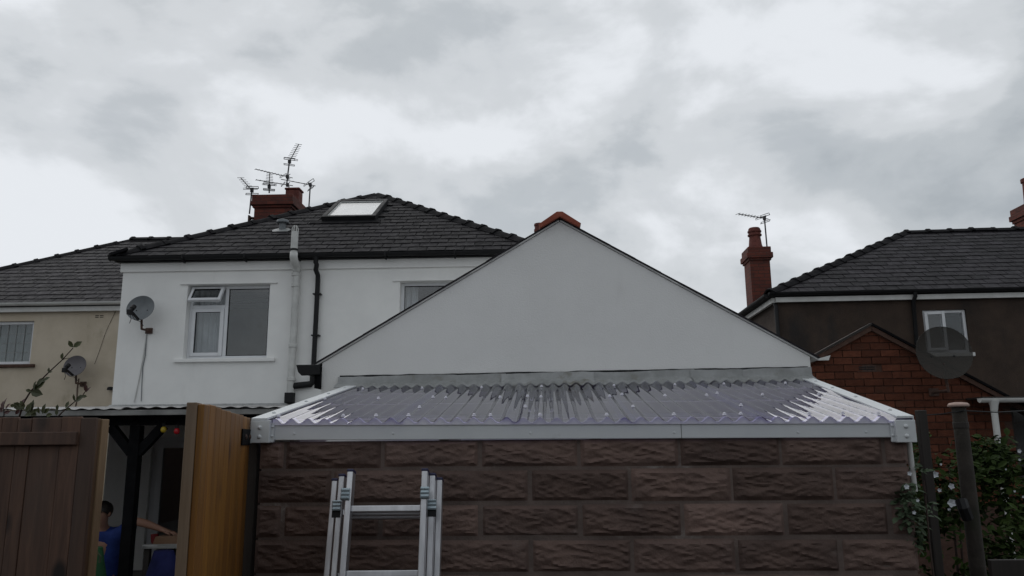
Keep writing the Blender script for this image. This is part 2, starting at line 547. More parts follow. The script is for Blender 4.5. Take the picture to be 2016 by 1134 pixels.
def wray(px, py):
    return rt * ((px - 1008) / FPX) + up * ((567 - py) / FPX) + fw


class Frame:
    """survey helper: turns a sight line of the photograph into a point on a known vertical plane of a building"""
    def __init__(s, ox, oy, yaw):
        s.m = Matrix.Translation((ox, oy, 0)) @ Matrix.Rotation(yaw, 4, 'Z')
        s.i = s.m.inverted()
        s.yaw = yaw
        s.loc = (ox, oy, 0)

    def pt(s, px, py, yl=0.0):
        d = s.i.to_3x3() @ wray(px, py)
        o = s.i @ Vector((0, 0, EYE))
        return o + d * ((yl - o.y) / d.y)


GZ = -0.3                                   # ground level
LF = Frame(-1.17, 3.66, rd(-2.5))           # lean-to and gable
HF = Frame(-6.0, 12.2, rd(-2.0))            # white house
AF = Frame(-13.0, 14.6, rd(-2.0))           # cream house
BF = Frame(4.9, 14.2, rd(-4.0))             # brown house
CF = Frame(4.0, 9.2, rd(-3.0))              # brick annexe
WF = Frame(0, 0, 0)

# ------------------------------------------------------------------ ground
g = MB().add([(-1500, -1500, GZ), (1500, -1500, GZ), (1500, 1500, GZ), (-1500, 1500, GZ)], [(0, 1, 2, 3)]).build('ground', 'ground', fix=False)
g['kind'] = 'structure'
# unseen slab added behind the viewpoint to keep low sky light off the lane
lw_ = MB().box(-14, 14, -1.25, -1.15, GZ, 2.35).build('unseen_lane_blocker', 'old_wood', fix=False)
lw_['kind'] = 'structure'
gw_ = MB().box(-8.95, -8.80, 3.75, 12.3, GZ, 1.75).build('unseen_garden_blocker', 'mortar_dark', fix=False)  # unseen slab added outside the left edge to darken the space under the pergola
gw_['kind'] = 'structure'


# ------------------------------------------------------------------ slate roofs
def clip(poly, half):
    """keep the part of convex poly where a*x+b*y+c >= 0"""
    a, b, c = half
    out = []
    for i in range(len(poly)):
        p, q = poly[i], poly[(i + 1) % len(poly)]
        dp, dq = a * p[0] + b * p[1] + c, a * q[0] + b * q[1] + c
        if dp >= 0:
            out.append(p)
        if (dp >= 0) != (dq >= 0):
            k = dp / (dp - dq)
            out.append((p[0] + (q[0] - p[0]) * k, p[1] + (q[1] - p[1]) * k))
    return out


def area(p):
    return abs(sum(p[i][0] * p[(i + 1) % len(p)][1] - p[(i + 1) % len(p)][0] * p[i][1] for i in range(len(p)))) / 2


SLATE_MESHES = {}


def slates(parent, poly, org, theta, gauge, w, xr=None, holes=(), material='slate'):
    """lay single slates over a convex polygon given in roof-plane coordinates (x, t)"""
    ct, st = math.cos(theta), math.sin(theta)
    ex, et, en = Vector((1, 0, 0)), Vector((0, ct, st)), Vector((0, -st, ct))
    key = (round(gauge, 3), round(w, 3), material)
    ln, th = gauge * 1.32, 0.007
    if key not in SLATE_MESHES:
        ms = []
        for k in range(3):
            j = [random.uniform(-0.004, 0.004) for _ in range(4)]
            b = MB().hexa([(0.007, j[0], 0.015), (w - 0.007, j[1], 0.015), (w - 0.007, ln, 0.001), (0.007, ln, 0.001)],
                          [(0.007, j[0], 0.015 + th), (w - 0.007, j[1], 0.015 + th), (w - 0.007, ln, 0.001 + th), (0.007, ln, 0.001 + th)])
            ms.append(b.mesh('slate', material))
        SLATE_MESHES[key] = ms
    halves = []
    cx = sum(p[0] for p in poly) / len(poly)
    cy = sum(p[1] for p in poly) / len(poly)
    for i in range(len(poly)):
        p, q = poly[i], poly[(i + 1) % len(poly)]
        a, b = q[1] - p[1], p[0] - q[0]
        c = -(a * p[0] + b * p[1])
        if a * cx + b * cy + c < 0:
            a, b, c = -a, -b, -c
        halves.append((a, b, c))
    x0, x1 = min(p[0] for p in poly), max(p[0] for p in poly)
    t1 = max(p[1] for p in poly)
    r = 0
    t = min(p[1] for p in poly)
    while t < t1 - 0.03:
        x = x0 - (w * 0.5 if r % 2 else 0) - 0.05
        while x < x1:
            q = [(x, t), (x + w, t), (x + w, t + ln), (x, t + ln)]
            full = area(q)
            for h in halves:
                if len(q) >= 3:
                    q = clip(q, h)
            ok = len(q) >= 3 and area(q) > 0.004
            if xr and (x + w < xr[0] or x > xr[1]):
                ok = False
            for h in holes:
                if ok and x + w / 2 > h[0] and x + w / 2 < h[1] and t + gauge / 2 > h[2] and t + gauge / 2 < h[3]:
                    ok = False
            if ok:
                lift = random.uniform(0, 0.004)
                o = Vector(org) + ex * x + et * (t + random.uniform(-0.004, 0.004)) + en * lift
                a = random.gauss(0, 0.004)
                e1 = ex * math.cos(a) + et * math.sin(a)
                e2 = et * math.cos(a) - ex * math.sin(a)
                if area(q) > full * 0.97:
                    link('slate', random.choice(SLATE_MESHES[key]), parent, basis(o, e1, e2, en))
                else:
                    b = MB()
                    n = len(q)
                    zf = lambda yy: 0.015 - 0.014 * yy / ln
                    lo = [(p[0] - x, p[1] - t, zf(p[1] - t)) for p in q]
                    b.add(lo + [(p[0], p[1], p[2] + th) for p in lo],
                          [tuple(range(n))[::-1], tuple(range(n, 2 * n))] + [(i, (i + 1) % n, n + (i + 1) % n, n + i) for i in range(n)])
                    link('slate', b.mesh('slate', material), parent, basis(o, ex, et, en))
            x += w
        t += gauge
        r += 1


def hip_tiles(parent, p0, p1, name='hip_tile', length=0.40, wing=0.135, flat=0.5, material='hip_tile', skip=()):
    """capping tiles laid end to end from p0 (low) to p1 (high), each with a collar at its lower end"""
    p0, p1 = Vector(p0), Vector(p1)
    d = (p1 - p0).normalized()
    s_ = d.cross(Vector((0, 0, 1))).normalized()
    u = s_.cross(d).normalized()
    n = max(1, round((p1 - p0).length / length))
    ln = (p1 - p0).length / n
    b = MB()

    def sect(y, k, lift):
        pr = [(-wing * k, -wing * flat * k), (-wing * 0.55 * k, -wing * flat * 0.4 * k + 0.012), (-0.03, 0.012), (0.03, 0.012), (wing * 0.55 * k, -wing * flat * 0.4 * k + 0.012), (wing * k, -wing * flat * k)]
        return [(x, y, z + lift + 0.018) for x, z in pr] + [(x * 0.86, y, z + lift - 0.006) for x, z in pr[::-1]]
    secs = [sect(-0.012, 1.1, 0.022), sect(0.06, 1.1, 0.022), sect(0.066, 1.0, 0.0), sect(ln, 1.0, 0.0)]
    m_ = len(secs[0])
    vs = [p for sc in secs for p in sc]
    fs = [(i * m_ + k, i * m_ + (k + 1) % m_, (i + 1) * m_ + (k + 1) % m_, (i + 1) * m_ + k) for i in range(len(secs) - 1) for k in range(m_)]
    fs += [tuple(range(m_))[::-1], tuple(range((len(secs) - 1) * m_, len(secs) * m_))]
    me = b.add(vs, fs).mesh(name, material, smooth=True)
    for i in range(n):
        if i in skip:
            continue
        j = random.gauss(0, 0.004)
        link(name, me, parent, basis(p0 + d * (ln * i) + u * j, s_, d, u))


def half_gutter(mb, p0, p1, r=0.055, th=0.006, n=10):
    """half-round gutter trough running p0 -> p1 with stop ends"""
    p0, p1 = Vector(p0), Vector(p1)
    d = (p1 - p0).normalized()
    s_ = d.cross(Vector((0, 0, 1))).normalized()
    pr = [(math.cos(math.pi * k / n), -math.sin(math.pi * k / n)) for k in range(n + 1)]
    loop = [(x * r, z * r) for x, z in pr] + [(x * (r - th), z * (r - th)) for x, z in pr[::-1]]
    m_ = len(loop)
    vs = [p + s_ * x + Vector((0, 0, z)) for p in (p0, p1) for x, z in loop]
    fs = [(k, (k + 1) % m_, m_ + (k + 1) % m_, m_ + k) for k in range(m_)]
    mb.add(vs, fs)
    for p in (p0, p1):
        mb.add([p + s_ * x * r + Vector((0, 0, z * r)) for x, z in pr], [tuple(range(n + 1))])
    return mb


# ------------------------------------------------------------------ white house
def frame_bars(mb, x0, x1, z0, z1, y0, y1, w):
    mb.box(x0, x0 + w, y0, y1, z0, z1)
    mb.box(x1 - w, x1, y0, y1, z0, z1)
    mb.box(x0 + w, x1 - w, y0, y1, z0, z0 + w)
    mb.box(x0 + w, x1 - w, y0, y1, z1 - w, z1)
    return mb


def pane(parent, x0, x1, z0, z1, y, material='glass'):
    return MB().box(x0, x1, y, y + 0.006, z0, z1).build('pane', material, parent)


def curtain(parent, x0, x1, z0, z1, y, name='curtain', wv=0.09, amp=0.025, material='curtain'):
    nx = 60
    vs, fs = [], []
    for i in range(nx + 1):
        x = x0 + (x1 - x0) * i / nx
        k = amp * math.sin(2 * math.pi * x / wv + 1.3 * math.sin(x * 9)) + amp * 0.4 * math.sin(x * 47)
        vs += [(x, y + k, z0), (x, y + k * 0.6, z1)]
    fs = [(2 * i, 2 * i + 2, 2 * i + 3, 2 * i + 1) for i in range(nx)]
    return MB().add(vs, fs).build(name, material, parent, smooth='all', fix=False)


def shell(house, x0, x1, zt, depth, material, holes=(), name='wall'):
    """front wall with openings plus side and rear walls, closed"""
    w = MB().wall(x0, x1, GZ, zt, holes, 0.0, 0.25)
    w.box(x0, x0 + 0.25, 0.25, depth, GZ, zt)
    w.box(x1 - 0.25, x1, 0.25, depth, GZ, zt)
    w.box(x0 + 0.25, x1 - 0.25, depth - 0.25, depth, GZ, zt)
    return w.build(name, material, house, fix=False)


wh = thing('white_house', 'white rendered house with dark slate hipped roof, skylight and black gutter behind the grey gable', 'house', HF.loc, HF.yaw)
W1 = (0.79, 2.13, 2.86, 4.06)
W2 = (4.22, 5.56, 2.86, 4.06)
DR = (0.40, 1.38, GZ, 1.66)
hx0, hx1 = -0.29, 6.45
shell(wh, hx0, hx1, 4.44, 7.2, 'house_render', [W1, W2, DR])
# upper floor, ceiling inside
MB().box(hx0 + .25, hx1 - .25, .25, 6.95, 2.15, 2.3).box(hx0 + .25, hx1 - .25, 2.9, 3.0, 2.3, 4.42).box(hx0 + .25, hx1 - .25, .25, 6.95, 4.40, 4.44).build('room_partition', 'room', wh, fix=False)
# projecting band of render below the eaves
MB().box(hx0 - 0.035, hx1 + 0.03, -0.035, -0.002, 4.285, 4.432).build('eaves_band', 'house_render', wh, bevel=0.006)
# roof
RS = (6.71 - 4.52) / 3.67
RTH = math.atan(RS)
EV0, EV1, RY0 = -0.42, 6.56, -0.12
apx = Vector(((EV0 + EV1) / 2, RY0 + 3.49, 4.52 + RS * 3.49))
rear = apx + Vector((0, 1.4, 0))
yb = rear.y + 3.49
rf = MB()
c0, c1, c2, c3 = Vector((EV0, RY0, 4.52)), Vector((EV1, RY0, 4.52)), Vector((EV1, yb, 4.52)), Vector((EV0, yb, 4.52))
lw = Vector((0, 0, -0.06))
rf.add([c0, c1, c2, c3, apx, rear, c0 + lw, c1 + lw, c2 + lw, c3 + lw],
       [(0, 1, 4), (1, 2, 5, 4), (2, 3, 5), (3, 0, 4, 5), (0, 6, 7, 1), (1, 7, 8, 2), (2, 8, 9, 3), (3, 9, 6, 0), (6, 9, 8, 7)])
roof = rf.build('roof', 'roof_felt', wh)
sl_len = 3.49 / math.cos(RTH)
slates(roof, [(EV0 + .02, -0.02), (EV1 - .02, -0.02), (apx.x, sl_len - 0.02)], (0, RY0, 4.522), RTH, 0.222, 0.30, holes=[(2.42, 3.52, 1.92, 3.27)], material='slate_dark')
hip_tiles(roof, c0 + Vector((0.0, 0.0, 0.04)), apx + Vector((-.05, 0, 0.02)), length=0.42)
hip_tiles(roof, c1 + Vector((0.0, 0.0, 0.04)), apx + Vector((.05, 0, 0.02)), length=0.42)
hip_tiles(roof, apx + Vector((0, 0.1, 0.02)), rear + Vector((0, 0, 0.02)), name='ridge_tile', length=0.42)
MB().bar((EV0 - 0.03, RY0 - 0.06, 4.53), (EV0 + 0.16, RY0 + 0.10, 4.66), 0.24, 0.05).build('hip_end_tile', 'hip_tile', wh, bevel=0.012)
# fascia, gutter, brackets
MB().box(EV0 + .05, EV1 - .05, -0.10, -0.04, 4.435, 4.53).build('fascia', 'black_plastic', wh)
gt = half_gutter(MB(), (EV0 - 0.02, -0.165, 4.50), (EV1, -0.165, 4.50), 0.058).build('gutter', 'black_plastic', wh, smooth=True)
for x in (0.75, 1.75, 2.62, 4.0, 5.1, 6.0):
    MB().prism([(-0.16, 4.40), (-0.09, 4.40), (-0.09, 4.52), (-0.225, 4.52), (-0.228, 4.45)], 'x', x, x + 0.022).build('gutter_bracket', 'black_plastic', wh)


def rp(x, t, n=0.0):
    """point on the white house's front roof slope"""
    return Vector((x, RY0 + t * math.cos(RTH) - n * math.sin(RTH), 4.522 + t * math.sin(RTH) + n * math.cos(RTH)))


RM = basis(rp(0, 0), (1, 0, 0), (0, math.cos(RTH), math.sin(RTH)), (0, -math.sin(RTH), math.cos(RTH)))
# skylight, built in roof-plane coordinates
sx0, sx1, st0, st1 = 2.47, 3.47, 1.93, 3.25
skl = link('skylight', frame_bars(MB(), sx0, sx1, 0, 1, 0, 1, 0.07).mesh('skylight', 'black_plastic'), wh)
b = MB()
for a_ in ((sx0, sx0 + .07, st0, st1), (sx1 - .07, sx1, st0, st1), (sx0 + .07, sx1 - .07, st0, st0 + .09), (sx0 + .07, sx1 - .07, st1 - .08, st1)):
    b.box(a_[0], a_[1], a_[2], a_[3], 0.0, 0.11)
skl.data = b.mesh('skylight', 'black_plastic', bevel=0.008)
skl.matrix_basis = RM
b = MB()
for a_ in ((sx0 + .07, sx0 + .095, st0 + .09, st1 - .08), (sx1 - .095, sx1 - .07, st0 + .09, st1 - .08), (sx0 + .095, sx1 - .095, st1 - .11, st1 - .08)):
    b.box(a_[0], a_[1], a_[2], a_[3], 0.0, 0.092)
b.build('inner_frame', 'pipe_white', skl)
MB().box(sx0 + .09, sx1 - .09, st0 + .085, st1 - .10, 0.07, 0.08).build('pane', 'glass', skl)
MB().box(sx0 + .08, sx1 - .08, st0 + .08, st1 - .09, 0.012, 0.02).build('blind', 'curtain', skl)
fl = link('flashing_apron', MB().box(sx0 - .18, sx1 + .1, st0 - 0.17, st0 + 0.0, 0.024, 0.031).mesh('flashing_apron', 'hip_tile'), wh, RM)
# roof vent
vt = thing_vent = MB().lathe([(0.06, -0.06), (0.06, 0.13), (0.105, 0.135), (0.112, 0.15), (0.10, 0.19), (0.06, 0.205)], rp(1.91, 1.40), 18).build('roof_vent', 'dish_grey', wh, smooth=True)
link('vent_slate', MB().prism([(1.78, 1.24), (2.05, 1.24), (2.08, 1.34), (2.0, 1.46), (1.83, 1.46), (1.75, 1.34)], 'z', 0.026, 0.034).mesh('vent_slate', 'lead'), wh, RM)
# soil pipe
sp_x, sp_y = 2.574, -0.09
b = MB().tube([(sp_x - .015, sp_y, 2.30), (sp_x, sp_y, 3.2), (sp_x + .005, sp_y, 4.22)], 0.055, 14)
soil = b.build('soil_pipe', 'pipe_white', wh, smooth=True)
for z in (2.50, 3.02, 3.98, 4.16):
    MB().lathe([(0.058, 0), (0.069, 0.004), (0.069, 0.05), (0.058, 0.056)], (sp_x - .005, sp_y, z), 14).build('pipe_collar', 'pipe_white', soil, smooth=True)
MB().tube([(sp_x + .005, sp_y, 4.22), (sp_x + .006, sp_y - .01, 4.28), (sp_x + .008, sp_y - .07, 4.34), (sp_x + .012, sp_y - .17, 4.36), (sp_x + .014, sp_y - .215, 4.42), (sp_x + .015, sp_y - .22, 4.50)], [0.06, 0.062, 0.064, 0.064, 0.062, 0.06], 14).build('pipe_elbow', 'pipe_white', soil, smooth='all')
MB().tube([(sp_x + .015, sp_y - .22, 4.48), (sp_x + .02, sp_y - .22, 4.83)], 0.055, 14).build('vent_pipe', 'pipe_white', soil, smooth=True)
MB().lathe([(0.057, 0), (0.066, 0.004), (0.066, 0.03), (0.057, 0.034)], (sp_x + .016, sp_y - .22, 4.52), 14).build('pipe_collar', 'black_plastic', soil, smooth=True)
b = MB()
for k in range(8):
    an = k * math.pi / 4
    cx, cy = sp_x + .02, sp_y - .22
    b.tube([(cx + .05 * math.cos(an), cy + .05 * math.sin(an), 4.82), (cx + .05 * math.cos(an), cy + .05 * math.sin(an), 4.88), (cx + .022 * math.cos(an), cy + .022 * math.sin(an), 4.93)], 0.006, 5)
b.build('wire_balloon', 'pipe_white', soil)
MB().box(sp_x - .085, sp_x + .045, sp_y - .06, sp_y + .08, 2.16, 2.32).build('pipe_boot', 'black_plastic', soil, bevel=0.01)
# black downpipe with swan neck, foot turning into the soil pipe
dx = 2.90
dp = MB().tube([(dx, -.165, 4.47), (dx, -.165, 4.36), (dx + .012, -.15, 4.33), (dx - .005, -.13, 4.25), (dx + .015, -.07, 4.17), (dx + .014, -.06, 4.05), (dx + .0, -.06, 2.72)], 0.038, 12).build('downpipe', 'black_plastic', wh, smooth=True)
for z in (3.86, 3.2):
    MB().box(dx - .05, dx + .075, -.1, -.0, z, z + .02).build('pipe_clip', 'black_plastic', dp)
MB().tube([(dx - .0, -.06, 2.75), (dx - .0, -.06, 2.49), (dx - .03, -.06, 2.45), (sp_x + .0, -.07, 2.42)], 0.05, 12).build('pipe_foot', 'black_plastic', dp, smooth=True)


def upvc_window(house, W, y=0.12, mull=0.45, top=0.34, open_top=True, left=True):
    x0, x1, z0, z1 = W
    fr = frame_bars(MB(), x0, x1, z0 + .015, z1, y, y + 0.06, 0.05)
    mx = x0 + (x1 - x0) * mull
    fr.box(mx - .03, mx + .03, y + .002, y + .058, z0 + .065, z1 - .05)
    zt = z1 - top
    fr.box(x0 + .05, mx - .03, y + .002, y + .058, zt - .03, zt + .03)
    win = fr.build('window', 'upvc', house, bevel=0.006)
    # lower casement
    a = (x0 + .052, mx - .032, z0 + .067, zt - .032)
    cs = frame_bars(MB(), *a[:2], *a[2:], y - .018, y + .03, 0.055).build('casement', 'upvc', win, bevel=0.006)
    pane(win, a[0] + .05, a[1] - .05, a[2] + .05, a[3] - .05, y + .01)
    frame_bars(MB(), a[0] + .05, a[1] - .05, a[2] + .05, a[3] - .05, y - .012, y + .022, 0.008).build('gasket', 'black_plastic', win)
    # fixed pane
    pane(win, mx + .03, x1 - .045, z0 + .06, z1 - .045, y + .012)
    frame_bars(MB(), mx + .03, x1 - .05, z0 + .065, z1 - .05, y + .001, y + .03, 0.009).build('gasket', 'black_plastic', win)
    # top light hung from its upper edge, pushed open
    h = top - .07
    w2 = (mx - .035) - (x0 + .045)
    tl = frame_bars(MB(), 0, w2, -h - .02, 0, -.05, 0, 0.05)
    o = tl.build('top_light', 'upvc', win, bevel=0.005)
    ang = rd(-34) if open_top else 0
    o.matrix_basis = Matrix.Translation((x0 + .045, y - .002, z1 - .045)) @ Matrix.Rotation(ang, 4, 'X')
    p_ = MB().box(.045, w2 - .045, -.03, -.024, -h + .028, -.045).build('pane', 'glass', win)
    p_.matrix_basis = o.matrix_basis
    q_ = frame_bars(MB(), .045, w2 - .045, -h + .028, -.045, -.052, -.02, 0.008).build('gasket', 'black_plastic', win)
    q_.matrix_basis = o.matrix_basis
    return win


upvc_window(wh, W1, open_top=True)
wi = frame_bars(MB(), W2[0], W2[1], W2[2] + .015, W2[3], .12, .18, .05).box(W2[0] + .80, W2[0] + .87, .122, .178, W2[2] + .065, W2[3] - .05).build('window', 'upvc', wh, bevel=.006)
for a_, e_ in ((W2[0] + .05, W2[0] + .80), (W2[0] + .87, W2[1] - .05)):
    pane(wi, a_ - .004, e_ + .004, W2[2] + .06, W2[3] - .045, .135)
    frame_bars(MB(), a_, e_, W2[2] + .065, W2[3] - .05, .121, .15, .009).build('gasket', 'black_plastic', wi)
curtain(wh, W1[0] - .05, W1[0] + .56, W1[2] - .1, W1[3] - .02, 0.34)
curtain(wh, W2[0] - .05, W2[0] + .24, W2[2] - .1, W2[3] - .02, 0.34)
for W, n_ in ((W1, 0), (W2, 1)):
    MB().box(W[0] - .13, W[1] + .14, -.055, .13, W[2] - .045, W[2] + .012).build('window_sill', 'house_render', wh, bevel=0.008)
    MB().box(W[0] - .12, W[1] + .12, -.03, -.001, W[3] + .006, W[3] + .026).build('drip_bead', 'house_render', wh, bevel=0.004)
# back door below
fr = frame_bars(MB(), DR[0] + .003, DR[1] - .003, GZ + .01, DR[3] - .003, .06, .13, 0.07)
dd = fr.build('door', 'upvc', wh, bevel=0.006)
frame_bars(MB(), DR[0] + .075, DR[1] - .075, GZ + .09, DR[3] - .075, .045, .10, 0.09).build('door_leaf', 'upvc', dd, bevel=0.006)
pane(dd, DR[0] + .16, DR[1] - .16, GZ + .18, DR[3] - .16, .07)
# chimney on the left slope, its corbelled head and squat pot
ch = MB().box(.45, 1.22, 3.5, 4.6, 5.2, 6.42).build('chimney', 'chimney_brick', wh)
MB().box(.415, 1.255, 3.465, 4.635, 6.42, 6.47).box(.375, 1.295, 3.425, 4.675, 6.47, 6.56).box(.40, 1.27, 3.45, 4.65, 6.56, 6.70).build('chimney_head', 'chimney_brick', ch, bevel=0.012)
b = MB()
vs = [(.43, 3.48, 6.70), (1.24, 3.48, 6.70), (1.24, 4.62, 6.70), (.43, 4.62, 6.70), (.6, 3.7, 6.77), (1.12, 3.7, 6.78), (1.12, 4.4, 6.78), (.6, 4.4, 6.77)]
b.hexa(vs[:4], vs[4:]).build('flaunching', 'mortar_dark', ch)
MB().prism([(.92, 4.0), (1.22, 4.0), (1.22, 4.3), (.92, 4.3)], 'z', 6.72, 6.98).prism([(.90, 3.98), (1.24, 3.98), (1.24, 4.32), (.90, 4.32)], 'z', 6.98, 7.03).build('chimney_pot', 'chimney_pot', ch, bevel=0.03)
MB().box(.33, .45, 3.48, 3.6, 6.08, 6.10).box(.33, .45, 3.48, 3.6, 6.20, 6.22).box(.33, .36, 3.48, 3.6, 6.04, 6.26).build('aerial_bracket', 'rust', ch)
# small stack behind the grey gable
p_ = HF.pt(1062, 441, 5.0)
ch2 = MB().lathe([(.11, -1.3), (.105, -.2), (.125, -.19), (.125, -.13), (.11, -.12), (.11, -.05), (.125, -.045), (.12, 0.0), (.09, 0.01)], p_, 18).build('chimney_pot', 'chimney_pot', wh, smooth=True)
# lead flashing where the pergola roof meets the wall, cable run
MB().prism([(-.01, 2.165), (-.03, 2.15), (-.16, 2.10), (-.16, 2.085), (-.01, 2.10)], 'x', hx0 - .03, 4.9).build('lead_flashing', 'lead', wh)
cp = [HF.pt(x, y, -.012) for x, y in ((289, 652), (284, 690), (277, 730), (270, 765), (264, 792))]
MB().tube(cp, 0.009, 6).build('cable', 'pipe_white', wh, smooth=True)
cp = [HF.pt(x, y, -.011) for x, y in ((289, 654), (286, 700), (281, 724), (279, 760), (278, 790))]
MB().tube(cp, 0.006, 6).build('cable', 'dish_grey', wh, smooth=True)


# ------------------------------------------------------------------ satellite dishes
def sat_dish(label, frame, px, py, standoff, rx, rz, face, material, name='satellite_dish', arm=True, lnb_side=-1):
    """offset dish on a wall bracket; frame gives the wall, (px,py) the dish centre, face = direction it looks"""
    c = frame.pt(px, py, -standoff)
    root = thing(name, label, 'dish', frame.m @ c, frame.yaw, 'satellite dishes on the house walls')
    f = Vector(face).normalized()
    s_ = Vector((0, 0, 1)).cross(f).normalized()
    u = f.cross(s_)
    D = basis((0, 0, 0), s_, u, f)
    b = MB()
    nr, na = 8, 40
    vs, fs = [], []
    for side, off in ((0, 0.0), (1, -0.008)):
        vs.append((0, 0, -0.07 + off))
        for i in range(1, nr + 1):
            q = i / nr
            for k in range(na):
                an = 2 * math.pi * k / na
                vs.append((rx * q * math.cos(an), rz * q * math.sin(an), -0.07 * (1 - q * q) + off))
    off = 1 + nr * na
    for base in (0, off):
        for k in range(na):
            fs.append((base, base + 1 + k, base + 1 + (k + 1) % na))
            for i in range(nr - 1):
                fs.append((base + 1 + i * na + k, base + 1 + (i + 1) * na + k, base + 1 + (i + 1) * na + (k + 1) % na, base + 1 + i * na + (k + 1) % na))
    a0, a1 = 1 + (nr - 1) * na, off + 1 + (nr - 1) * na
    for k in range(na):
        fs.append((a0 + k, a0 + (k + 1) % na, a1 + (k + 1) % na, a1 + k))
    rf_ = link('reflector', b.add(vs, fs).mesh('reflector', material, smooth=True), root, D)
    for k in (-1, 1):
        link('bolt', MB().lathe([(.012, 0), (.012, .008), (.004, .012)], (k * rx * .40, -.1 * rz, -.065), 8).mesh('bolt', 'black_plastic'), root, D)
    # arm and receiver below the rim
    if arm:
        a = D @ Vector((0, -rz * .92, -.02))
        e = D @ Vector((0, -rz * .66, .25))
        MB().bar(a, e, .03, .03).build('arm', 'black_plastic', root)
        l0 = D @ Vector((0, -rz * .72, .24))
        d2 = (D.to_3x3() @ Vector((0, .75, -.55))).normalized()
        ln_ = MB().tube([l0, l0 + d2 * .05, l0 + d2 * .055, l0 + d2 * .13], [.026, .026, .038, .038], 12).build('receiver', 'black_plastic', root, smooth=True)
        MB().box(l0.x - .035, l0.x + .03, l0.y - .04, l0.y + .03, l0.z - .06, l0.z + .02).build('receiver_box', 'black_plastic', ln_, bevel=.006)
        MB().tube([l0 + Vector((0, 0, -.05)), l0 + Vector((.02, .01, -.13)), l0 + Vector((.0, .01, -.19))], .005, 5).build('cable', 'black_plastic', root)
        q0 = D @ Vector((.02, -rz * .9, -.03))
        MB().tube([l0 + Vector((0.02, 0, -.04)), (l0 + q0) / 2 + Vector((0, 0, -.07)), q0 + Vector((0, 0, -.03)), q0 + Vector((.03, .06, -.09))], .005, 5).build('cable', 'black_plastic', root)
    # tube bracket back to the wall
    k0 = D @ Vector((0, -rz * .35, -.075))
    k1 = D @ Vector((0.01, -rz * .98, -.10))
    w = Vector((k1.x + .01, standoff - .03, -rz - .12))
    MB().tube([k0, k1, Vector((w.x, k1.y, w.z)), w], .018, 8).build('bracket', 'rust', root, smooth=True)
    MB().box(w.x - .055, w.x + .055, standoff - .03, standoff - .001, w.z - .045, w.z + .045).build('wall_plate', 'rust', root, bevel=.004)
    return root


sat_dish('grey satellite dish on the white house wall left of the open window', HF, 276, 606, .30, .225, .205, (-.04, -1, .22), 'dish_grey')
sat_dish('dull mauve satellite dish low on the cream house wall', AF, 147, 720, .30, .215, .195, (-.04, -1, .22), 'dish_mauve')

# ------------------------------------------------------------------ cream house
chs = thing('cream_house', 'stained cream rendered house with slate roof at the left edge', 'house', AF.loc, AF.yaw)
ax0, ax1 = -1.0, 8.5
CW = (2.72, 3.95, 3.03, 3.86)
shell(chs, ax0, ax1, 4.13, 8.0, 'cream_render', [CW])
MB().box(ax0 + .25, ax1 - .25, .25, 7.75, 4.08, 4.11).box(ax0 + .25, ax1 - .25, 2.4, 2.5, 2, 4.05).build('room_partition', 'room', chs, fix=False)
ATH = rd(31)
AS = math.tan(ATH)
e0, r0x, rdy = -0.12, 3.78, 3.62
zr = 4.17 + AS * rdy
rf = MB()
ex0, ex1 = r0x - rdy, 8.9
ec = [Vector((ex0, e0, 4.17)), Vector((ex1, e0, 4.17)), Vector((ex1, e0 + 2 * rdy, 4.17)), Vector((ex0, e0 + 2 * rdy, 4.17))]
rg = [Vector((r0x, e0 + rdy, zr)), Vector((ex1, e0 + rdy, zr))]
rf.add(ec + rg + [c + lw for c in ec], [(0, 1, 5, 4), (2, 3, 4, 5), (3, 0, 4), (1, 2, 5), (0, 6, 7, 1), (1, 7, 8, 2), (2, 8, 9, 3), (3, 9, 6, 0), (6, 9, 8, 7)])
roof = rf.build('roof', 'roof_felt', chs)
sll = rdy / math.cos(ATH)
slates(roof, [(ex0, -.02), (ex1, -.02), (ex1, sll), (r0x, sll)], (0, e0, 4.172), ATH, 0.225, 0.30, xr=(1.6, 6.0))
hip_tiles(roof, ec[0] + Vector((0, 0, .03)), rg[0] + Vector((0, 0, .02)), length=.42)
hip_tiles(roof, rg[0] + Vector((0, 0, .03)), Vector((6.4, rg[0].y, zr + .03)), name='ridge_tile', length=.42)
MB().box(ax0, ax1, -.10, -.03, 4.02, 4.14).build('fascia', 'paint_white', chs)
half_gutter(MB(), (ex0, -.16, 4.18), (ex1 - .3, -.16, 4.18), .058).build('gutter', 'pipe_white', chs, smooth=True)
wi = frame_bars(MB(), CW[0] + .002, CW[1] - .002, CW[2] + .012, CW[3] - .002, .06, .12, .055).build('window', 'upvc', chs, bevel=.006)
pane(wi, CW[0] + .05, CW[1] - .05, CW[2] + .06, CW[3] - .05, .085)
b = MB()
for k in range(1, 8):
    x = CW[1] - .057 - k * .16
    b.box(x - .004, x + .004, .075, .084, CW[2] + .068, CW[3] - .058)
for k in range(1, 4):
    z = CW[2] + .067 + k * .177
    b.box(CW[0] + .058, CW[1] - .058, .0745, .0845, z - .004, z + .004)
b.build('leading', 'lead', wi)
curtain(chs, CW[0], CW[1], CW[2] - .05, CW[3], .3, name='net_curtain', amp=.006, material='net')
MB().box(CW[0] - .1, CW[1] + .11, -.06, .06, CW[2] - .05, CW[2] + .008).build('window_sill', 'mortar_dark', chs, bevel=.008)
MB().box(5.12, 5.185, -.004, .0, 3.935, 3.948).box(5.21, 5.275, -.004, 0, 3.935, 3.948).box(5.12, 5.185, -.004, .0, 3.905, 3.918).box(5.21, 5.275, -.004, 0, 3.905, 3.918).build('air_vent', 'black_plastic', chs, fix=False)
MB().tube([AF.pt(x, y, -.008) for x, y in ((228, 612), (212, 645), (206, 660), (196, 690), (186, 717))], .003, 5).build('cable', 'black_plastic', chs)
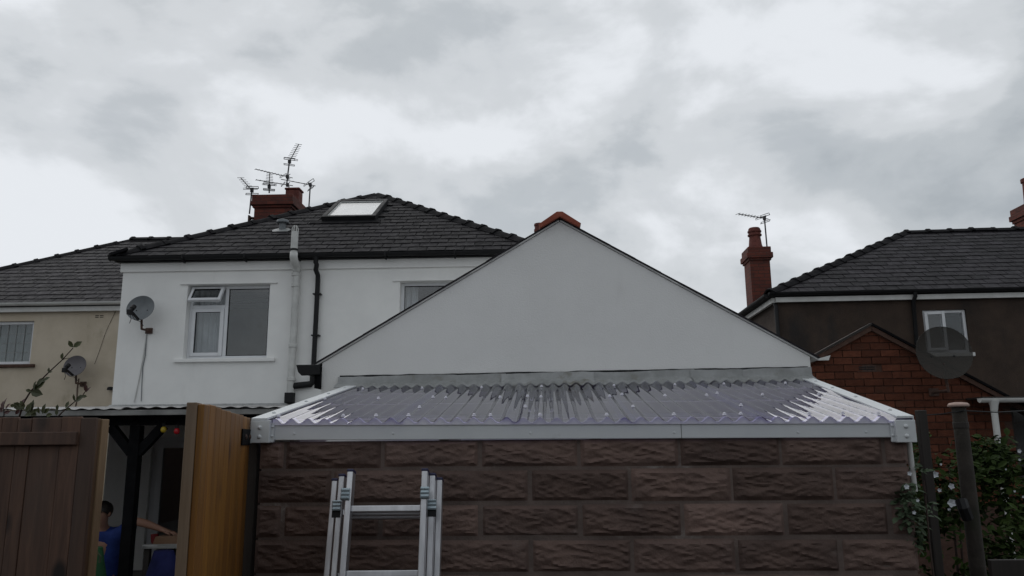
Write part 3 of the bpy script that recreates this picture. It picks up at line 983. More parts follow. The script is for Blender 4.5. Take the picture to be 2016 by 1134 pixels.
MB().tube([AF.pt(x, y, -.008) for x, y in ((155, 745), (152, 765), (151, 790), (146, 812))], .010, 5).build('cable', 'rust', chs)
MB().lathe([(.06, 0), (.05, .05), (.03, .06)], AF.pt(217, 768, -.06), 12).build('vent_outlet', 'black_plastic', chs)

# ------------------------------------------------------------------ brown house
bh = thing('brown_house', 'dark brown pebbledashed house with slate hipped roof on the right', 'house', BF.loc, BF.yaw)
BW = (2.64, 3.41, 3.04, 3.84)
shell(bh, .05, 10.5, 4.14, 6.6, 'brown_render', [BW])
MB().box(.3, 10.25, .25, 6.35, 4.09, 4.12).box(.3, 10.25, 2.4, 2.5, 2, 4.05).build('room_partition', 'room', bh, fix=False)
BTH = rd(32)
BS = math.tan(BTH)
bdy = 2.93
zr = 4.20 + BS * bdy
bx0, bx1, brx = -.12, 10.8, 3.72
ec = [Vector((bx0, e0, 4.20)), Vector((bx1, e0, 4.20)), Vector((bx1, e0 + 2 * bdy, 4.20)), Vector((bx0, e0 + 2 * bdy, 4.20))]
rg = [Vector((brx, e0 + bdy, zr)), Vector((bx1, e0 + bdy, zr))]
rf = MB().add(ec + rg + [c + lw for c in ec], [(0, 1, 5, 4), (2, 3, 4, 5), (3, 0, 4), (1, 2, 5), (0, 6, 7, 1), (1, 7, 8, 2), (2, 8, 9, 3), (3, 9, 6, 0), (6, 9, 8, 7)])
roof = rf.build('roof', 'roof_felt', bh)
sll = bdy / math.cos(BTH)
slates(roof, [(bx0, -.02), (bx1, -.02), (bx1, sll), (brx, sll)], (0, e0, 4.202), BTH, 0.222, 0.30, xr=(-.2, 6.6))
hip_tiles(roof, ec[0] + Vector((0, 0, .03)), rg[0] + Vector((0, 0, .02)), length=.40)
hip_tiles(roof, rg[0] + Vector((0, 0, .03)), Vector((7.9, rg[0].y, zr + .03)), name='ridge_tile', length=.46)
MB().box(.0, 10.4, -.09, -.03, 4.03, 4.12).build('fascia', 'paint_white', bh)
MB().box(-.06, -.005, -.03, 5.8, 4.03, 4.12).build('fascia', 'paint_white', bh)
half_gutter(MB(), (bx0 - .02, -.15, 4.20), (bx1 - .4, -.15, 4.20), .056).build('gutter', 'black_plastic', bh, smooth=True)
half_gutter(MB(), (bx0 - .04, -.10, 4.18), (bx0 - .04, 5.8, 4.18), .056).build('gutter', 'black_plastic', bh, smooth=True)
MB().tube([(2.48, -.15, 4.15), (2.48, -.15, 4.08), (2.47, -.06, 3.98), (2.43, -.06, 2.4)], .036, 10).build('downpipe', 'black_plastic', bh, smooth=True)
MB().tube([(.0, .1, 4.13), (.0, -.06, 3.95), (.0, -.06, 2.4)], .036, 10).build('downpipe', 'black_plastic', bh, smooth=True)
wi = frame_bars(MB(), BW[0] + .002, BW[1] - .002, BW[2] + .01, BW[3] - .002, .04, .10, .05).box(2.985, 3.045, .042, .098, BW[2] + .06, BW[3] - .052).build('window', 'upvc', bh, bevel=.006)
cas = frame_bars(MB(), 0, .335, 0, BW[3] - BW[2] - .085, -.045, 0, .05).build('casement', 'upvc', wi, bevel=.005)
cas.matrix_basis = Matrix.Translation((BW[0] + .04, .05, BW[2] + .05)) @ Matrix.Rotation(rd(-13), 4, 'Z')
p_ = MB().box(.045, .29, -.026, -.02, .045, BW[3] - BW[2] - .13).build('pane', 'glass', wi)
p_.matrix_basis = cas.matrix_basis
pane(wi, 3.04, BW[1] - .045, BW[2] + .055, BW[3] - .045, .065)
MB().box(BW[0] - .05, BW[1] + .05, -.05, .04, BW[2] - .06, BW[2] + .007).build('window_sill', 'paint_white', bh, bevel=.006)
MB().box(BW[0] + .08, BW[0] + .2, .6, .75, 3.45, 3.62).build('window_ornament', 'curtain', bh, bevel=.03)
# tall chimney stack on the near flank
ch = MB().box(.08, .50, 2.0, 2.55, GZ, 5.30).build('chimney', 'chimney_brick', bh, fix=False)
MB().box(.05, .53, 1.97, 2.58, 5.30, 5.35).box(.015, .565, 1.935, 2.615, 5.35, 5.47).box(.045, .535, 1.965, 2.585, 5.47, 5.60).build('chimney_head', 'chimney_brick', ch, bevel=.012)
MB().lathe([(.155, 0), (.155, .06), (.14, .1), (.118, .30), (.15, .31), (.15, .34), (.13, .35), (.13, .38), (.148, .39), (.148, .42), (.13, .43), (.13, .46), (.11, .49)], (.285, 2.27, 5.60), 20).build('chimney_pot', 'chimney_pot', ch, smooth=True)
# second stack at the right edge
q = BF.pt(2004, 430, 3.6)
x_ = q.x + .30
ch = MB().box(x_, x_ + .7, 3.6, 4.3, 5.5, 6.55).build('chimney', 'chimney_brick', bh)
MB().box(x_ - .03, x_ + .73, 3.57, 4.33, 6.55, 6.62).box(x_ - .07, x_ + .77, 3.53, 4.37, 6.62, 6.75).box(x_ - .04, x_ + .74, 3.56, 4.34, 6.75, 6.90).build('chimney_head', 'chimney_brick', ch, bevel=.012)
MB().lathe([(.14, 0), (.13, .1), (.115, .52), (.145, .54), (.145, .62), (.11, .64)], (x_ + .15, 3.8, 6.90), 18).build('chimney_pot', 'chimney_pot', ch, smooth=True)
MB().tube([(x_ - .12, 3.6, 6.48), (x_ - .02, 3.6, 6.49), (x_ - .01, 3.6, 6.28), (x_ - .10, 3.6, 6.26)], .016, 6).build('aerial_bracket', 'aerial_metal', ch)


# ------------------------------------------------------------------ brick annexe
an = thing('brick_gable', 'red brick gable-topped wall with air brick in front of the brown house', 'brick wall', CF.loc, CF.yaw)
pk = Vector((.289, 2.90))
lg = lambda x: pk.y - abs(x - pk.x) * (.525 if x < pk.x else .595)
xl, xr_ = -2.3, 2.75
opening = (1.80, 2.75, 1.05, 1.90)
core = MB()
core.prism([(xl, GZ), (opening[0], GZ), (opening[0], lg(opening[0]) - .04), (pk.x, pk.y - .04), (xl, lg(xl) - .04)], 'y', .012, .22)
core.box(opening[0], xr_, .012, .22, GZ, opening[2])
core.hexa([(xl, .05, lg(xl) - .03), (pk.x, .05, pk.y - .03), (pk.x, .05, pk.y), (xl, .05, lg(xl))], [(xl, .24, lg(xl) - .03), (pk.x, .24, pk.y - .03), (pk.x, .24, pk.y - .0), (xl, .24, lg(xl) - .0)])
core.hexa([(xr_, .05, lg(xr_) - .03), (pk.x, .05, pk.y - .03), (pk.x, .05, pk.y), (xr_, .05, lg(xr_))], [(xr_, .24, lg(xr_) - .03), (pk.x, .24, pk.y - .03), (pk.x, .24, pk.y - .0), (xr_, .24, lg(xr_) - .0)])
wl = core.build('wall', 'mortar_dark', an)
BL, BH = .222, .0855
bmesh_full = [MB().hexa([(.005, -.004 * k, .005), (BL - .006, -.003, .005), (BL - .006, .06, .005), (.005, .06, .005)], [(.005, -.002, BH - .006), (BL - .006, -.004 * k, BH - .006), (BL - .006, .06, BH - .006), (.005, .06, BH - .006)]).mesh('brick', 'brick') for k in range(3)]
rows = int((pk.y - .85) / BH)
for r in range(rows + 1):
    z = pk.y - .05 - (r + 1) * BH
    x = -.62 - (BL / 2 if r % 2 else 0)
    while x < 2.72:
        q = [(x, z), (x + BL, z), (x + BL, z + BH), (x, z + BH)]
        q = clip(clip(q, (.525, -1, pk.y - .525 * pk.x - .045)), (-.595, -1, pk.y + .595 * pk.x - .045))
        mid = x + BL / 2
        if len(q) >= 3 and area(q) > .003 and not (mid > opening[0] - .0 and opening[2] < z + BH / 2 < opening[3] + .3) and not (.09 < mid < .31 and abs(z - 2.335) < .045):
            if x + BL > opening[0] and x < opening[0] and opening[2] < z + BH / 2:
                q = clip(q, (-1, 0, opening[0]))
            if area(q) > BL * BH * .98:
                link('brick', random.choice(bmesh_full), wl, Matrix.Translation((x, random.uniform(-.004, .003), z)))
            elif len(q) >= 3:
                cxq = sum(p[0] for p in q) / len(q)
                czq = sum(p[1] for p in q) / len(q)
                q = [(cxq + (p[0] - cxq) * .95, czq + (p[1] - czq) * .9) for p in q]
                MB().prism(q, 'y', -.003, .05).build('brick', 'brick', wl)
        x += BL
# air brick, verge capping, window
b = MB().box(.095, .315, -.002, .05, 2.335, 2.41)
b.build('air_brick', 'rust', an)
MB().box(.11, .2, -.008, -.003, 2.36, 2.372).box(.21, .3, -.008, -.003, 2.36, 2.372).box(.11, .2, -.008, -.003, 2.385, 2.397).box(.21, .3, -.008, -.003, 2.385, 2.397).build('vent_slot', 'black_plastic', an, fix=False)
for sgn, xe, mtl in ((-1, xl, 'old_wood'), (1, xr_, 'black_timber')):
    MB().bar((pk.x, -.03, pk.y + .0), (xe, -.03, lg(xe) + .0), .06, .026, (0, 0, 1)).build('verge_capping', mtl, an)
MB().bar((pk.x, -.02, pk.y - .05), (xr_, -.02, lg(xr_) - .05), .05, .05, (0, 0, 1)).build('verge_mortar', 'mortar_dark', an)
MB().bar((pk.x, -.02, pk.y - .05), (xl, -.02, lg(xl) - .05), .05, .05, (0, 0, 1)).build('verge_mortar', 'mortar_dark', an)
ed = MB().prism([(-.46, 2.47), (-.26, 2.47), (-.235, 2.53)], 'y', -.09, -.05).build('flashing_scrap', 'paint_white', an)
wi = frame_bars(MB(), opening[0] + .002, opening[1] - .03, opening[2] + .002, opening[3] - .002, .05, .11, .045).box(opening[0] + .047, opening[1] - .075, .052, .108, opening[3] - .19, opening[3] - .165).build('window', 'old_wood', an)
pane(wi, opening[0] + .04, opening[1] - .07, opening[2] + .04, opening[3] - .04, .08)
MB().box(opening[0], xr_, .012, .1, opening[3], 1.985 - .55 * .0).build('lintel', 'mortar_dark', an)
b = MB().box(opening[0] - .1, opening[1] + .2, .28, .30, .9, 2.0).build('room_partition', 'room', an)

# gutter and downpipe in front of the annexe
gu = thing('rain_gutter', 'white plastic gutter with downpipe in front of the brick annexe window', 'gutter', CF.loc, CF.yaw)
half_gutter(MB(), (1.235, -.42, 1.99), (3.0, -.42, 1.985), .05).build('trough', 'paint_white', gu, smooth=True)
MB().tube([(1.385, -.42, 1.96), (1.385, -.42, 1.91), (1.385, -.41, 1.86)], [.06, .042, .038], 14).build('outlet', 'paint_white', gu, smooth=True)
MB().tube([(1.385, -.41, 1.87), (1.39, -.40, GZ)], .034, 14).build('downpipe', 'paint_white', gu, smooth=True)
MB().box(1.3, 3.0, -.36, -.005, 1.99, 2.01).build('porch_board', 'old_wood', gu)

# perforated dish in front of the annexe
sat_dish('large see-through perforated dish in front of the brown house window', CF, 1859, 694, .42, .30, .305, (-.10, -1, .12), 'dish_mesh', arm=False)


# ------------------------------------------------------------------ gable extension
ge = thing('gable_extension', 'plain light grey rendered gable behind the corrugated lean-to roof', 'extension', LF.loc, LF.yaw)
gx0, gx1, gy = -.228, 3.11, 1.70
gpx, gpz, gez = 1.44, 3.105, 2.125
w = MB().prism([(gx0, GZ), (gx1, GZ), (gx1, gez), (gpx, gpz), (gx0, gez)], 'y', gy, gy + .25)
w.box(gx0, gx0 + .22, gy + .25, 8.3, GZ, gez - .02).box(gx1 - .22, gx1, gy + .25, 8.3, GZ, gez - .02)
w.build('wall', 'gable_render', ge)
gth = math.atan((gpz - gez) / (gpx - gx0))
ov = .06
for sg in (-1, 1):
    xe = gx0 - .05 if sg < 0 else gx1 + .05
    ze = gez - .05 * math.tan(gth)
    n = Vector((sg * math.sin(gth), 0, math.cos(gth)))
    a = Vector((gpx, 0, gpz))
    e = Vector((xe, 0, ze))
    q0, q1 = a + n * .003, e + n * .003
    y0, y1 = gy - .012, 8.35
    rf = MB().hexa([q0 + Vector((0, y0, 0)), q1 + Vector((0, y0, 0)), q1 + Vector((0, y1, 0)), q0 + Vector((0, y1, 0))],
                   [q0 + n * .01 + Vector((0, y0, 0)), q1 + n * .01 + Vector((0, y0, 0)), q1 + n * .01 + Vector((0, y1, 0)), q0 + n * .01 + Vector((0, y1, 0))])
    rfo = rf.build('roof', 'paint_white', ge)
    d = (e - a).normalized()
    ln = (e - a).length
    k = 0
    s = ln
    up_d = -d
    while s > .12:
        for col_ in range(3):
            L_ = .26
            o = a + d * s + n * (.0135 + .0015 * random.random())
            yy0 = gy - .018 - random.uniform(0, .010) + col_ * .25 - (.125 if (k % 2 and col_) else 0)
            yy1 = yy0 + (.248 if not (k % 2 and col_ == 0) else .123)
            p0 = o + n * .002
            p1 = a + d * max(s - L_, .0) + n * .0145
            MB().hexa([p0 + Vector((0, yy0, 0)), p0 + Vector((0, yy1, 0)), p1 + Vector((0, yy1, 0)), p1 + Vector((0, yy0, 0))],
                      [p0 + n * .007 + Vector((0, yy0, 0)), p0 + n * .007 + Vector((0, yy1, 0)), p1 + n * .007 + Vector((0, yy1, 0)), p1 + n * .007 + Vector((0, yy0, 0))]).build('slate', 'slate', rfo)
        s -= .2
        k += 1
# ridge tiles
for k in range(4):
    y0 = gy - .05 + k * .31
    t_ = .025
    o = .005 * random.random()
    pr = []
    for sg, s_ in ((-1, .155), (1, .155)):
        pass
    l0 = Vector((gpx - .15 * math.cos(gth) * 1.0, gpz + .02 - .15 * math.sin(gth)))
    pts = [(gpx - .135, gpz + .024 - .135 * math.tan(gth)), (gpx, gpz + .024), (gpx + .135, gpz + .024 - .135 * math.tan(gth)),
           (gpx + .150, gpz + .052 - .135 * math.tan(gth)), (gpx + .02, gpz + .062), (gpx - .02, gpz + .062), (gpx - .150, gpz + .052 - .135 * math.tan(gth))]
    b = MB()
    n_ = 7
    vs = [(x, y0, z + o) for x, z in pts] + [(x, y0 + .305, z + o) for x, z in pts]
    tri = [(0, 1, 5, 6), (1, 2, 3, 4), (1, 4, 5)]
    fs = [f[::-1] for f in tri] + [tuple(i + n_ for i in f) for f in tri] + [(i, (i + 1) % n_, n_ + (i + 1) % n_, n_ + i) for i in range(n_)]
    b.add(vs, fs).build('ridge_tile', 'terracotta', ge, bevel=.004)
# left eave: gutter seen end-on, black bargeboard end, hopper
MB().box(gx0 - .045, gx0 - .003, gy - .02, 8.2, 1.95, 2.10).build('eaves_board', 'black_timber', ge)
hg = half_gutter(MB(), (gx0 - .105, gy - .03, 2.105), (gx0 - .105, 8.2, 2.105), .062).build('gutter', 'black_plastic', ge, smooth=True)
MB().prism([(gx0 - .172, 2.11), (gx0 - .005, 2.11), (gx0 - .005, 2.04), (gx0 - .13, 2.035), (gx0 - .155, 2.06)], 'y', gy - .045, gy - .028).build('gutter_stop_end', 'black_plastic', ge, bevel=.004)
MB().box(gx0 - .026, gx0 - .002, gy - .03, gy - .018, 1.945, 2.10).build('barge_end', 'black_timber', ge)
MB().box(gx1 + .003, gx1 + .03, gy + .25, 8.2, 1.98, 2.10).build('eaves_board', 'black_timber', ge)
half_gutter(MB(), (gx1 + .085, gy + .5, 2.10), (gx1 + .085, 8.2, 2.10), .055).build('gutter', 'black_plastic', ge, smooth=True)

# ------------------------------------------------------------------ lean-to
lt = thing('lean_to', 'lean-to of rock-faced blocks with clear corrugated roof and white trims', 'lean-to', LF.loc, LF.yaw)
lx0, lx1, lx1b = -.005, 2.935, 3.09
zoff = lambda x: -.0065 * x
# wall core = mortar
core = MB().box(lx0 + .01, lx1 - .01, .0015, .10, GZ, 1.592)
core.box(lx0 + .01, lx0 + .11, .10, gy - .01, GZ, 1.55)
core.hexa([(lx1 - .11, .10, GZ), (lx1 - .01, .10, GZ), (lx1b - .01, gy - .01, GZ), (lx1b - .11, gy - .01, GZ)], [(lx1 - .11, .10, 1.55), (lx1 - .01, .10, 1.55), (lx1b - .01, gy - .01, 1.55), (lx1b - .11, gy - .01, 1.55)])
bw = core.build('block_wall', 'block_mortar', lt)


def rock_block(wd_, ht, seed, nx=66, nz=22):
    """moulded rock-face block with a plain margin"""
    vs, fs = [], []
    mg = .016
    for j in range(nz + 1):
        for i in range(nx + 1):
            x, z = wd_ * i / nx, ht * j / nz
            ed = min(x, wd_ - x, z, ht - z)
            k = max(0.0, min(1.0, (ed - mg * .3) / .016))
            k = k * k * (3 - 2 * k)
            wx = x + .02 * noise.noise(Vector((x * 9, z * 14, seed * 2.3)))
            wz = z + .012 * noise.noise(Vector((x * 8, z * 11, seed * 5.1 + 9)))
            p = Vector((wx * 11 + seed * 13.1, wz * 38 - wx * 6, seed * 1.9))
            p2 = Vector((wx * 11 + wz * 16 + seed * 7.1, wz * 34 + wx * 7, seed * 4.9))
            rdg = (1 - 2.0 * abs(noise.noise(p))) * .5 + (1 - 2.0 * abs(noise.noise(p2))) * .5
            big = noise.noise(Vector((x * 6 + seed * 3.3, z * 11, seed * 6.1)))
            hgt = .006 + .013 * rdg + .009 * big + .0035 * noise.noise(p * 2.7) + .0012 * noise.noise(p * 6)
            hgt = max(hgt, -.004)
            edge = .003 if (i in (0, nx) or j in (0, nz)) else 0
            vs.append((x, -(k * hgt) + edge, z))
    for j in range(nz):
        for i in range(nx):
            a = j * (nx + 1) + i
            fs.append((a, a + 1, a + nx + 2, a + nx + 1))
    n0 = len(vs)
    vs += [(0, .05, 0), (wd_, .05, 0), (wd_, .05, ht), (0, .05, ht)]
    bot = [i for i in range(nx + 1)]
    top = [nz * (nx + 1) + i for i in range(nx + 1)]
    lf = [j * (nx + 1) for j in range(nz + 1)]
    rg_ = [j * (nx + 1) + nx for j in range(nz + 1)]
    fs.append(tuple(bot[::-1] + [n0, n0 + 1]))
    fs.append(tuple(top + [n0 + 2, n0 + 3]))
    fs.append(tuple(lf + [n0 + 3, n0]))
    fs.append(tuple(rg_[::-1] + [n0 + 1, n0 + 2]))
    return MB().add(vs, fs).mesh('block', 'block', smooth=True, fix=True)


PX, PZ = .4525, .1525
BWD, BHT = PX - .011, PZ - .010
blk = [rock_block(BWD, BHT, k + 1) for k in range(14)]
halfs = {}
for r in range(8):
    z1 = 1.592 if r == 0 else 1.465 - (r - 1) * PZ - .005
    z0 = 1.465 - r * PZ + .005
    x = (.113 - PX) if r % 2 == 0 else (.113 - PX * 1.5)
    while x < lx1 - .03:
        a, e = max(x + .0055, lx0), min(x + PX - .0055, lx1)
        if e - a > .05:
            flat_end = r in (0,) and e > lx1 - .05
            if r == 0 or e - a < BWD - .01:
                me = rock_block(e - a, z1 - z0, random.randint(1, 30), nx=max(8, int(66 * (e - a) / BWD)))
            else:
                me = random.choice(blk)
            o = link('block', me, bw, Matrix.Translation((a, random.uniform(-.003, .003), z0)))
        x += PX
# fascia
vz = lambda x, z: z + zoff(x)
b = MB().hexa([(.05, -.03, vz(0, 1.600)), (2.885, -.03, vz(2.88, 1.607)), (2.885, -.004, vz(2.88, 1.607)), (.05, -.004, vz(0, 1.600))],
              [(.05, -.03, vz(0, 1.672)), (2.885, -.03, vz(2.88, 1.672)), (2.885, -.004, vz(2.88, 1.672)), (.05, -.004, vz(0, 1.672))])
fas = b.build('fascia', 'trim_white', lt, bevel=.003)
for x in (.16, .62, 1.25, 1.9, 2.45, 2.75):
    link('screw_cap', MB().lathe([(.006, 0), (.0055, .002), (.002, .003)], (0, 0, 0), 8).mesh('screw_cap', 'trim_white'), fas, Matrix.Translation((x, -.03, 1.63 + zoff(x))) @ Matrix.Rotation(rd(90), 4, 'X'))
MB().box(1.93, 1.933, -.0312, -.03, 1.606 + zoff(1.93), 1.668 + zoff(1.93)).build('fascia_joint', 'lead', fas)
# corner caps
cap_dome = MB().lathe([(.0095, 0), (.009, .004), (.006, .007), (.0, .008)], (0, 0, 0), 12).mesh('screw_cap', 'trim_white', smooth=True)
for x0, x1, zt, zb, out in ((-.035, .055, 1.690, 1.588, -1), (2.868, 2.955, 1.664, 1.566, 1)):
    cp = MB().box(x0, x1, -.062, .02, zb, zt).build('corner_cap', 'trim_white', lt, bevel=.003)
    MB().box(x0 if out > 0 else x1 - .0, (x0 if out > 0 else x1) + .0001, -.06, -.05, zb, zt)
    fx0, fx1 = (x0 - .014, x0) if out > 0 else (x1, x1 + .014)
    MB().box(fx0, fx1, -.04, -.031, zb + .004, zt - .012).build('cap_flange', 'trim_white', cp)
    for z in (zb + .028, zb + .07):
        link('screw_cap', cap_dome, cp, Matrix.Translation(((x0 + x1) / 2, -.062, z)) @ Matrix.Rotation(rd(90), 4, 'X'))
        link('screw_cap', cap_dome, cp, Matrix.Translation(((fx0 + fx1) / 2, -.04, z + .003)) @ Matrix.Rotation(rd(90), 4, 'X') @ Matrix.Scale(.62, 4))
# roof line
YE, YT = -.052, 1.655
ZE, ZT = 1.687, 1.952
zroof = lambda x, y: ZE + (ZT - ZE) * (y - YE) / (YT - YE) + zoff(x) * (1 - (y - YE) / (YT - YE)) + .012 * (x / 3.0) * ((y - YE) / (YT - YE))
WP, AMP = .0762, .0118


def xr_at(y):
    return 2.905 + (3.055 - 2.905) * (y - YE) / (YT - YE)


def sheet(x0, x1, lift, seed, last=False):
    ny = 26
    nx = int((x1 - x0) / WP * 12)
    vs, fs = [], []
    for j in range(ny + 1):
        y = YE + (YT - YE) * j / ny + (random.Random(seed).uniform(-.006, .006) if j == 0 else 0)
        xe = xr_at(y) if last else x1
        for i in range(nx + 1):
            x = x0 + (xe - x0) * i / nx
            ph = 2 * math.pi * x / WP
            wv = AMP * math.cos(ph)
            sag = .0022 * noise.noise(Vector((x * 2.3, y * 1.7, seed * 3.1))) + .0008 * noise.noise(Vector((x * 9, y * 5, seed)))
            vs.append((x, y, zroof(x, y) + wv + lift + sag))
    for j in range(ny):
        for i in range(nx):
            a = j * (nx + 1) + i
            fs.append((a, a + 1, a + nx + 2, a + nx + 1))
    return MB().add(vs, fs).build('roof_sheet', 'pvc_clear', lt, smooth='all', fix=False)


edges = [.035, .61, 1.145, 1.68, 2.28, 2.9]
sheets = []
for k in range(5):
    x0 = round(edges[k] / WP) * WP - .02
    x1 = (round(edges[k + 1] / WP) * WP + WP * .75) if k < 4 else 2.9
    x0 = max(x0, .03)
    sheets.append(sheet(x0, x1, .0022 * (k % 2), k + 1, last=(k == 4)))
# foam eaves filler following the corrugation
nxf = 38 * 12
vs, fs = [], []
for i in range(nxf + 1):
    x = .06 + (2.865 - .06) * i / nxf
    zt = zroof(x, -.03) + AMP * math.cos(2 * math.pi * x / WP) - .003
    zb = 1.672 + zoff(x) - .004
    vs += [(x, -.036, zb), (x, -.036, max(zt, zb + .001)), (x, -.014, max(zt + .003, zb + .001)), (x, -.014, zb)]
for i in range(nxf):
    a = 4 * i
    fs += [(a, a + 4, a + 5, a + 1), (a + 1, a + 5, a + 6, a + 2), (a + 2, a + 6, a + 7, a + 3)]
MB().add(vs, fs).build('eaves_filler', 'filler', lt, smooth=True, fix=False)
# purlins and rafters under the sheets
for y in (.10, .72, 1.30):
    MB().hexa([(.03, y, zroof(0, y) - .075), (xr_at(y), y, zroof(2.9, y) - .075), (xr_at(y), y + .045, zroof(2.9, y) - .075), (.03, y + .045, zroof(0, y) - .075)],
              [(.03, y, zroof(0, y) - .016), (xr_at(y), y, zroof(2.9, y) - .016), (xr_at(y), y + .045, zroof(2.9, y) - .01), (.03, y + .045, zroof(0, y) - .01)]).build('purlin', 'purlin', lt)
for x in (.15, .85, 1.55, 2.25, 2.82):
    MB().bar((x, .02, zroof(x, .02) - .125), (x + .1 * x / 3, 1.66, zroof(x, 1.66) - .125), .045, .09).build('rafter', 'purlin', lt)
# fixings
scr = MB().lathe([(.010, 0), (.010, .002), (.007, .004), (.007, .008), (.004, .011), (.0, .0115)], (0, 0, 0), 10).mesh('roof_screw', 'filler', smooth=True)


def screw(x, y):
    k = round(x / WP)
    x = k * WP
    if not .06 < x < xr_at(y) - .03:
        return
    z = zroof(x, y) + AMP + .003
    link('roof_screw', scr, lt, Matrix.Translation((x, y, z)) @ Matrix.Rotation(math.atan((ZT - ZE) / (YT - YE)), 4, 'X'))


for k in range(1, 40):
    if k % 4 == 1 or k % 7 == 0:
        screw(k * WP, -.005 + random.uniform(-.006, .012))
for k in range(1, 42, 4):
    screw((k + random.choice((0, 0, 1))) * WP, .74)
for k in range(2, 42, 5):
    screw((k + random.choice((0, 0, 1))) * WP, 1.32)
for e in edges[1:5]:
    for y in (.3, .8):
        screw(e + WP * .5, y + random.uniform(-.04, .04))
# verge trims
for side in (-1, 1):
    def ex(y, off):
        return (-.033 + off) if side < 0 else (2.952 + (3.10 - 2.952) * (y - YE) / (YT - YE) - off)
    ys = [-.06, 1.63] if side > 0 else [-.06, 1.60]
    prof = [(0, -.085), (0, .030), (.074, .030), (.074, .020), (.004, .020), (.004, -.085)]
    vs = []
    for y in ys:
        for o_, h in prof:
            xx = ex(y, o_)
            vs.append((xx, y, zroof(0 if side < 0 else 2.9, y) + h - .015))
    n_ = len(prof)
    fs = [(i, (i + 1) % n_, n_ + (i + 1) % n_, n_ + i) for i in range(n_)] + [(3, 2, 1, 4), (5, 4, 1, 0), (n_ + 4, n_ + 1, n_ + 2, n_ + 3), (n_, n_ + 1, n_ + 4, n_ + 5)]
    vt_ = MB().add(vs, fs).build('verge_trim', 'trim_white', lt, bevel=.0015)
    for y in (.12, .62, 1.05, 1.42):
        link('screw_cap', cap_dome, vt_, Matrix.Translation((ex(y, .04), y, zroof(0 if side < 0 else 2.9, y) + .015)))
# lead flashing in overlapping lengths, dressed down over the corrugations
cuts = [-.11, 1.02, 1.62, 2.30, 2.62, 3.11]
for k in range(5):
    a, e = cuts[k], cuts[k + 1] + (.03 if k < 4 else 0)
    nx = max(8, int((e - a) / WP * 8))
    vs, fs = [], []
    lf_ = .005 * (k % 2) + .001
    for i in range(nx + 1):
        x = a + (e - a) * i / nx
        wob = .010 * noise.noise(Vector((x * 3.1, 2.2, k * .3))) + .004 * noise.noise(Vector((x * 13, 1, 0)))
        ttop = 2.026 + .007 * x + wob
        dip = .016 * noise.noise(Vector((x * 5, 7, k * 1.7))) + .006 * noise.noise(Vector((x * 17, 3, k)))
        wv = AMP * .85 * math.cos(2 * math.pi * x / WP) * (1 if .03 < x < 3.06 else 0)
        pr = [(gy - .0115, ttop), (gy - .014 - lf_, ttop - .002), (gy - .017 - lf_, 1.992 + .004 * x + dip * .3), (gy - .032, 1.977 + .004 * x + dip * .4 + wv * .25 + lf_), (gy - .075, zroof(x, gy - .075) + .016 + wv * .7 + lf_), (gy - .118 + dip, zroof(x, gy - .118) + .008 + wv + lf_), (gy - .118 + dip, zroof(x, gy - .118) + .003 + wv)]
        vs += [(x, y, z) for y, z in pr]
    n_ = 7
    for i in range(nx):
        for q in range(n_ - 1):
            fs.append((i * n_ + q, i * n_ + q + 1, (i + 1) * n_ + q + 1, (i + 1) * n_ + q))
    MB().add(vs, fs).build('lead_flashing', 'lead', lt, smooth='all', fix=False)
# dark sealant line above the lead
vs = []
pts = []
for i in range(120):
    x = -.10 + 3.19 * i / 119
    pts.append((x, gy - .004, 2.030 + .007 * x + .004 * noise.noise(Vector((x * 4, 0, 5)))))
MB().tube(pts, [.006 + .004 * noise.noise(Vector((i * .3, 4, 0))) for i in range(120)], 5).build('sealant_bead', 'roof_felt', lt)
# white corner pipe at the right end
MB().tube([(2.958, .03, 1.575), (2.962, .03, 1.35)], .0125, 10).build('corner_pipe', 'pipe_white', lt, smooth=True)

# ------------------------------------------------------------------ ladder
ld = thing('ladder', 'silver aluminium three-section ladder leaning on the block wall', 'ladder', (0, 0, 0))
lean_top_y, lean = 3.40, .235          # y of the front stiles at z=1.47, and how far it leans per metre


def lp(x, z, sec):
    return Vector((x, lean_top_y + sec * .068 - (1.47 - z) * lean, z))


secs = [((-.695, -.378), 1.462), ((-.744, -.352), 1.440), ((-.788, -.327), 1.418)]
ldn = Vector((0, lean, 1)).normalized()
upn = Vector((0, 1, -lean)).normalized()
for si, ((xa, xb), zt) in enumerate(secs):
    for sd_, x in ((0, xa), (1, xb)):
        a, b_ = lp(x, GZ + .02 + si * .02, si), lp(x, zt, si)
        st = MB().bar(a, b_, .0255, .062, upn).build('stile', 'aluminium', ld, bevel=.003)
        MB().bar(b_ - (b_ - a).normalized() * .004, b_ + (b_ - a).normalized() * .009, .029, .066, upn).build('end_cap', 'blue_plastic', st, bevel=.004)
    k = 0
    z = 1.312 - si * .02
    while z > GZ + .2:
        MB().bar(lp(xa + .011, z, si), lp(xb - .011, z, si), .028, .028, upn).build('rung', 'aluminium', ld, bevel=.005)
        z -= .25
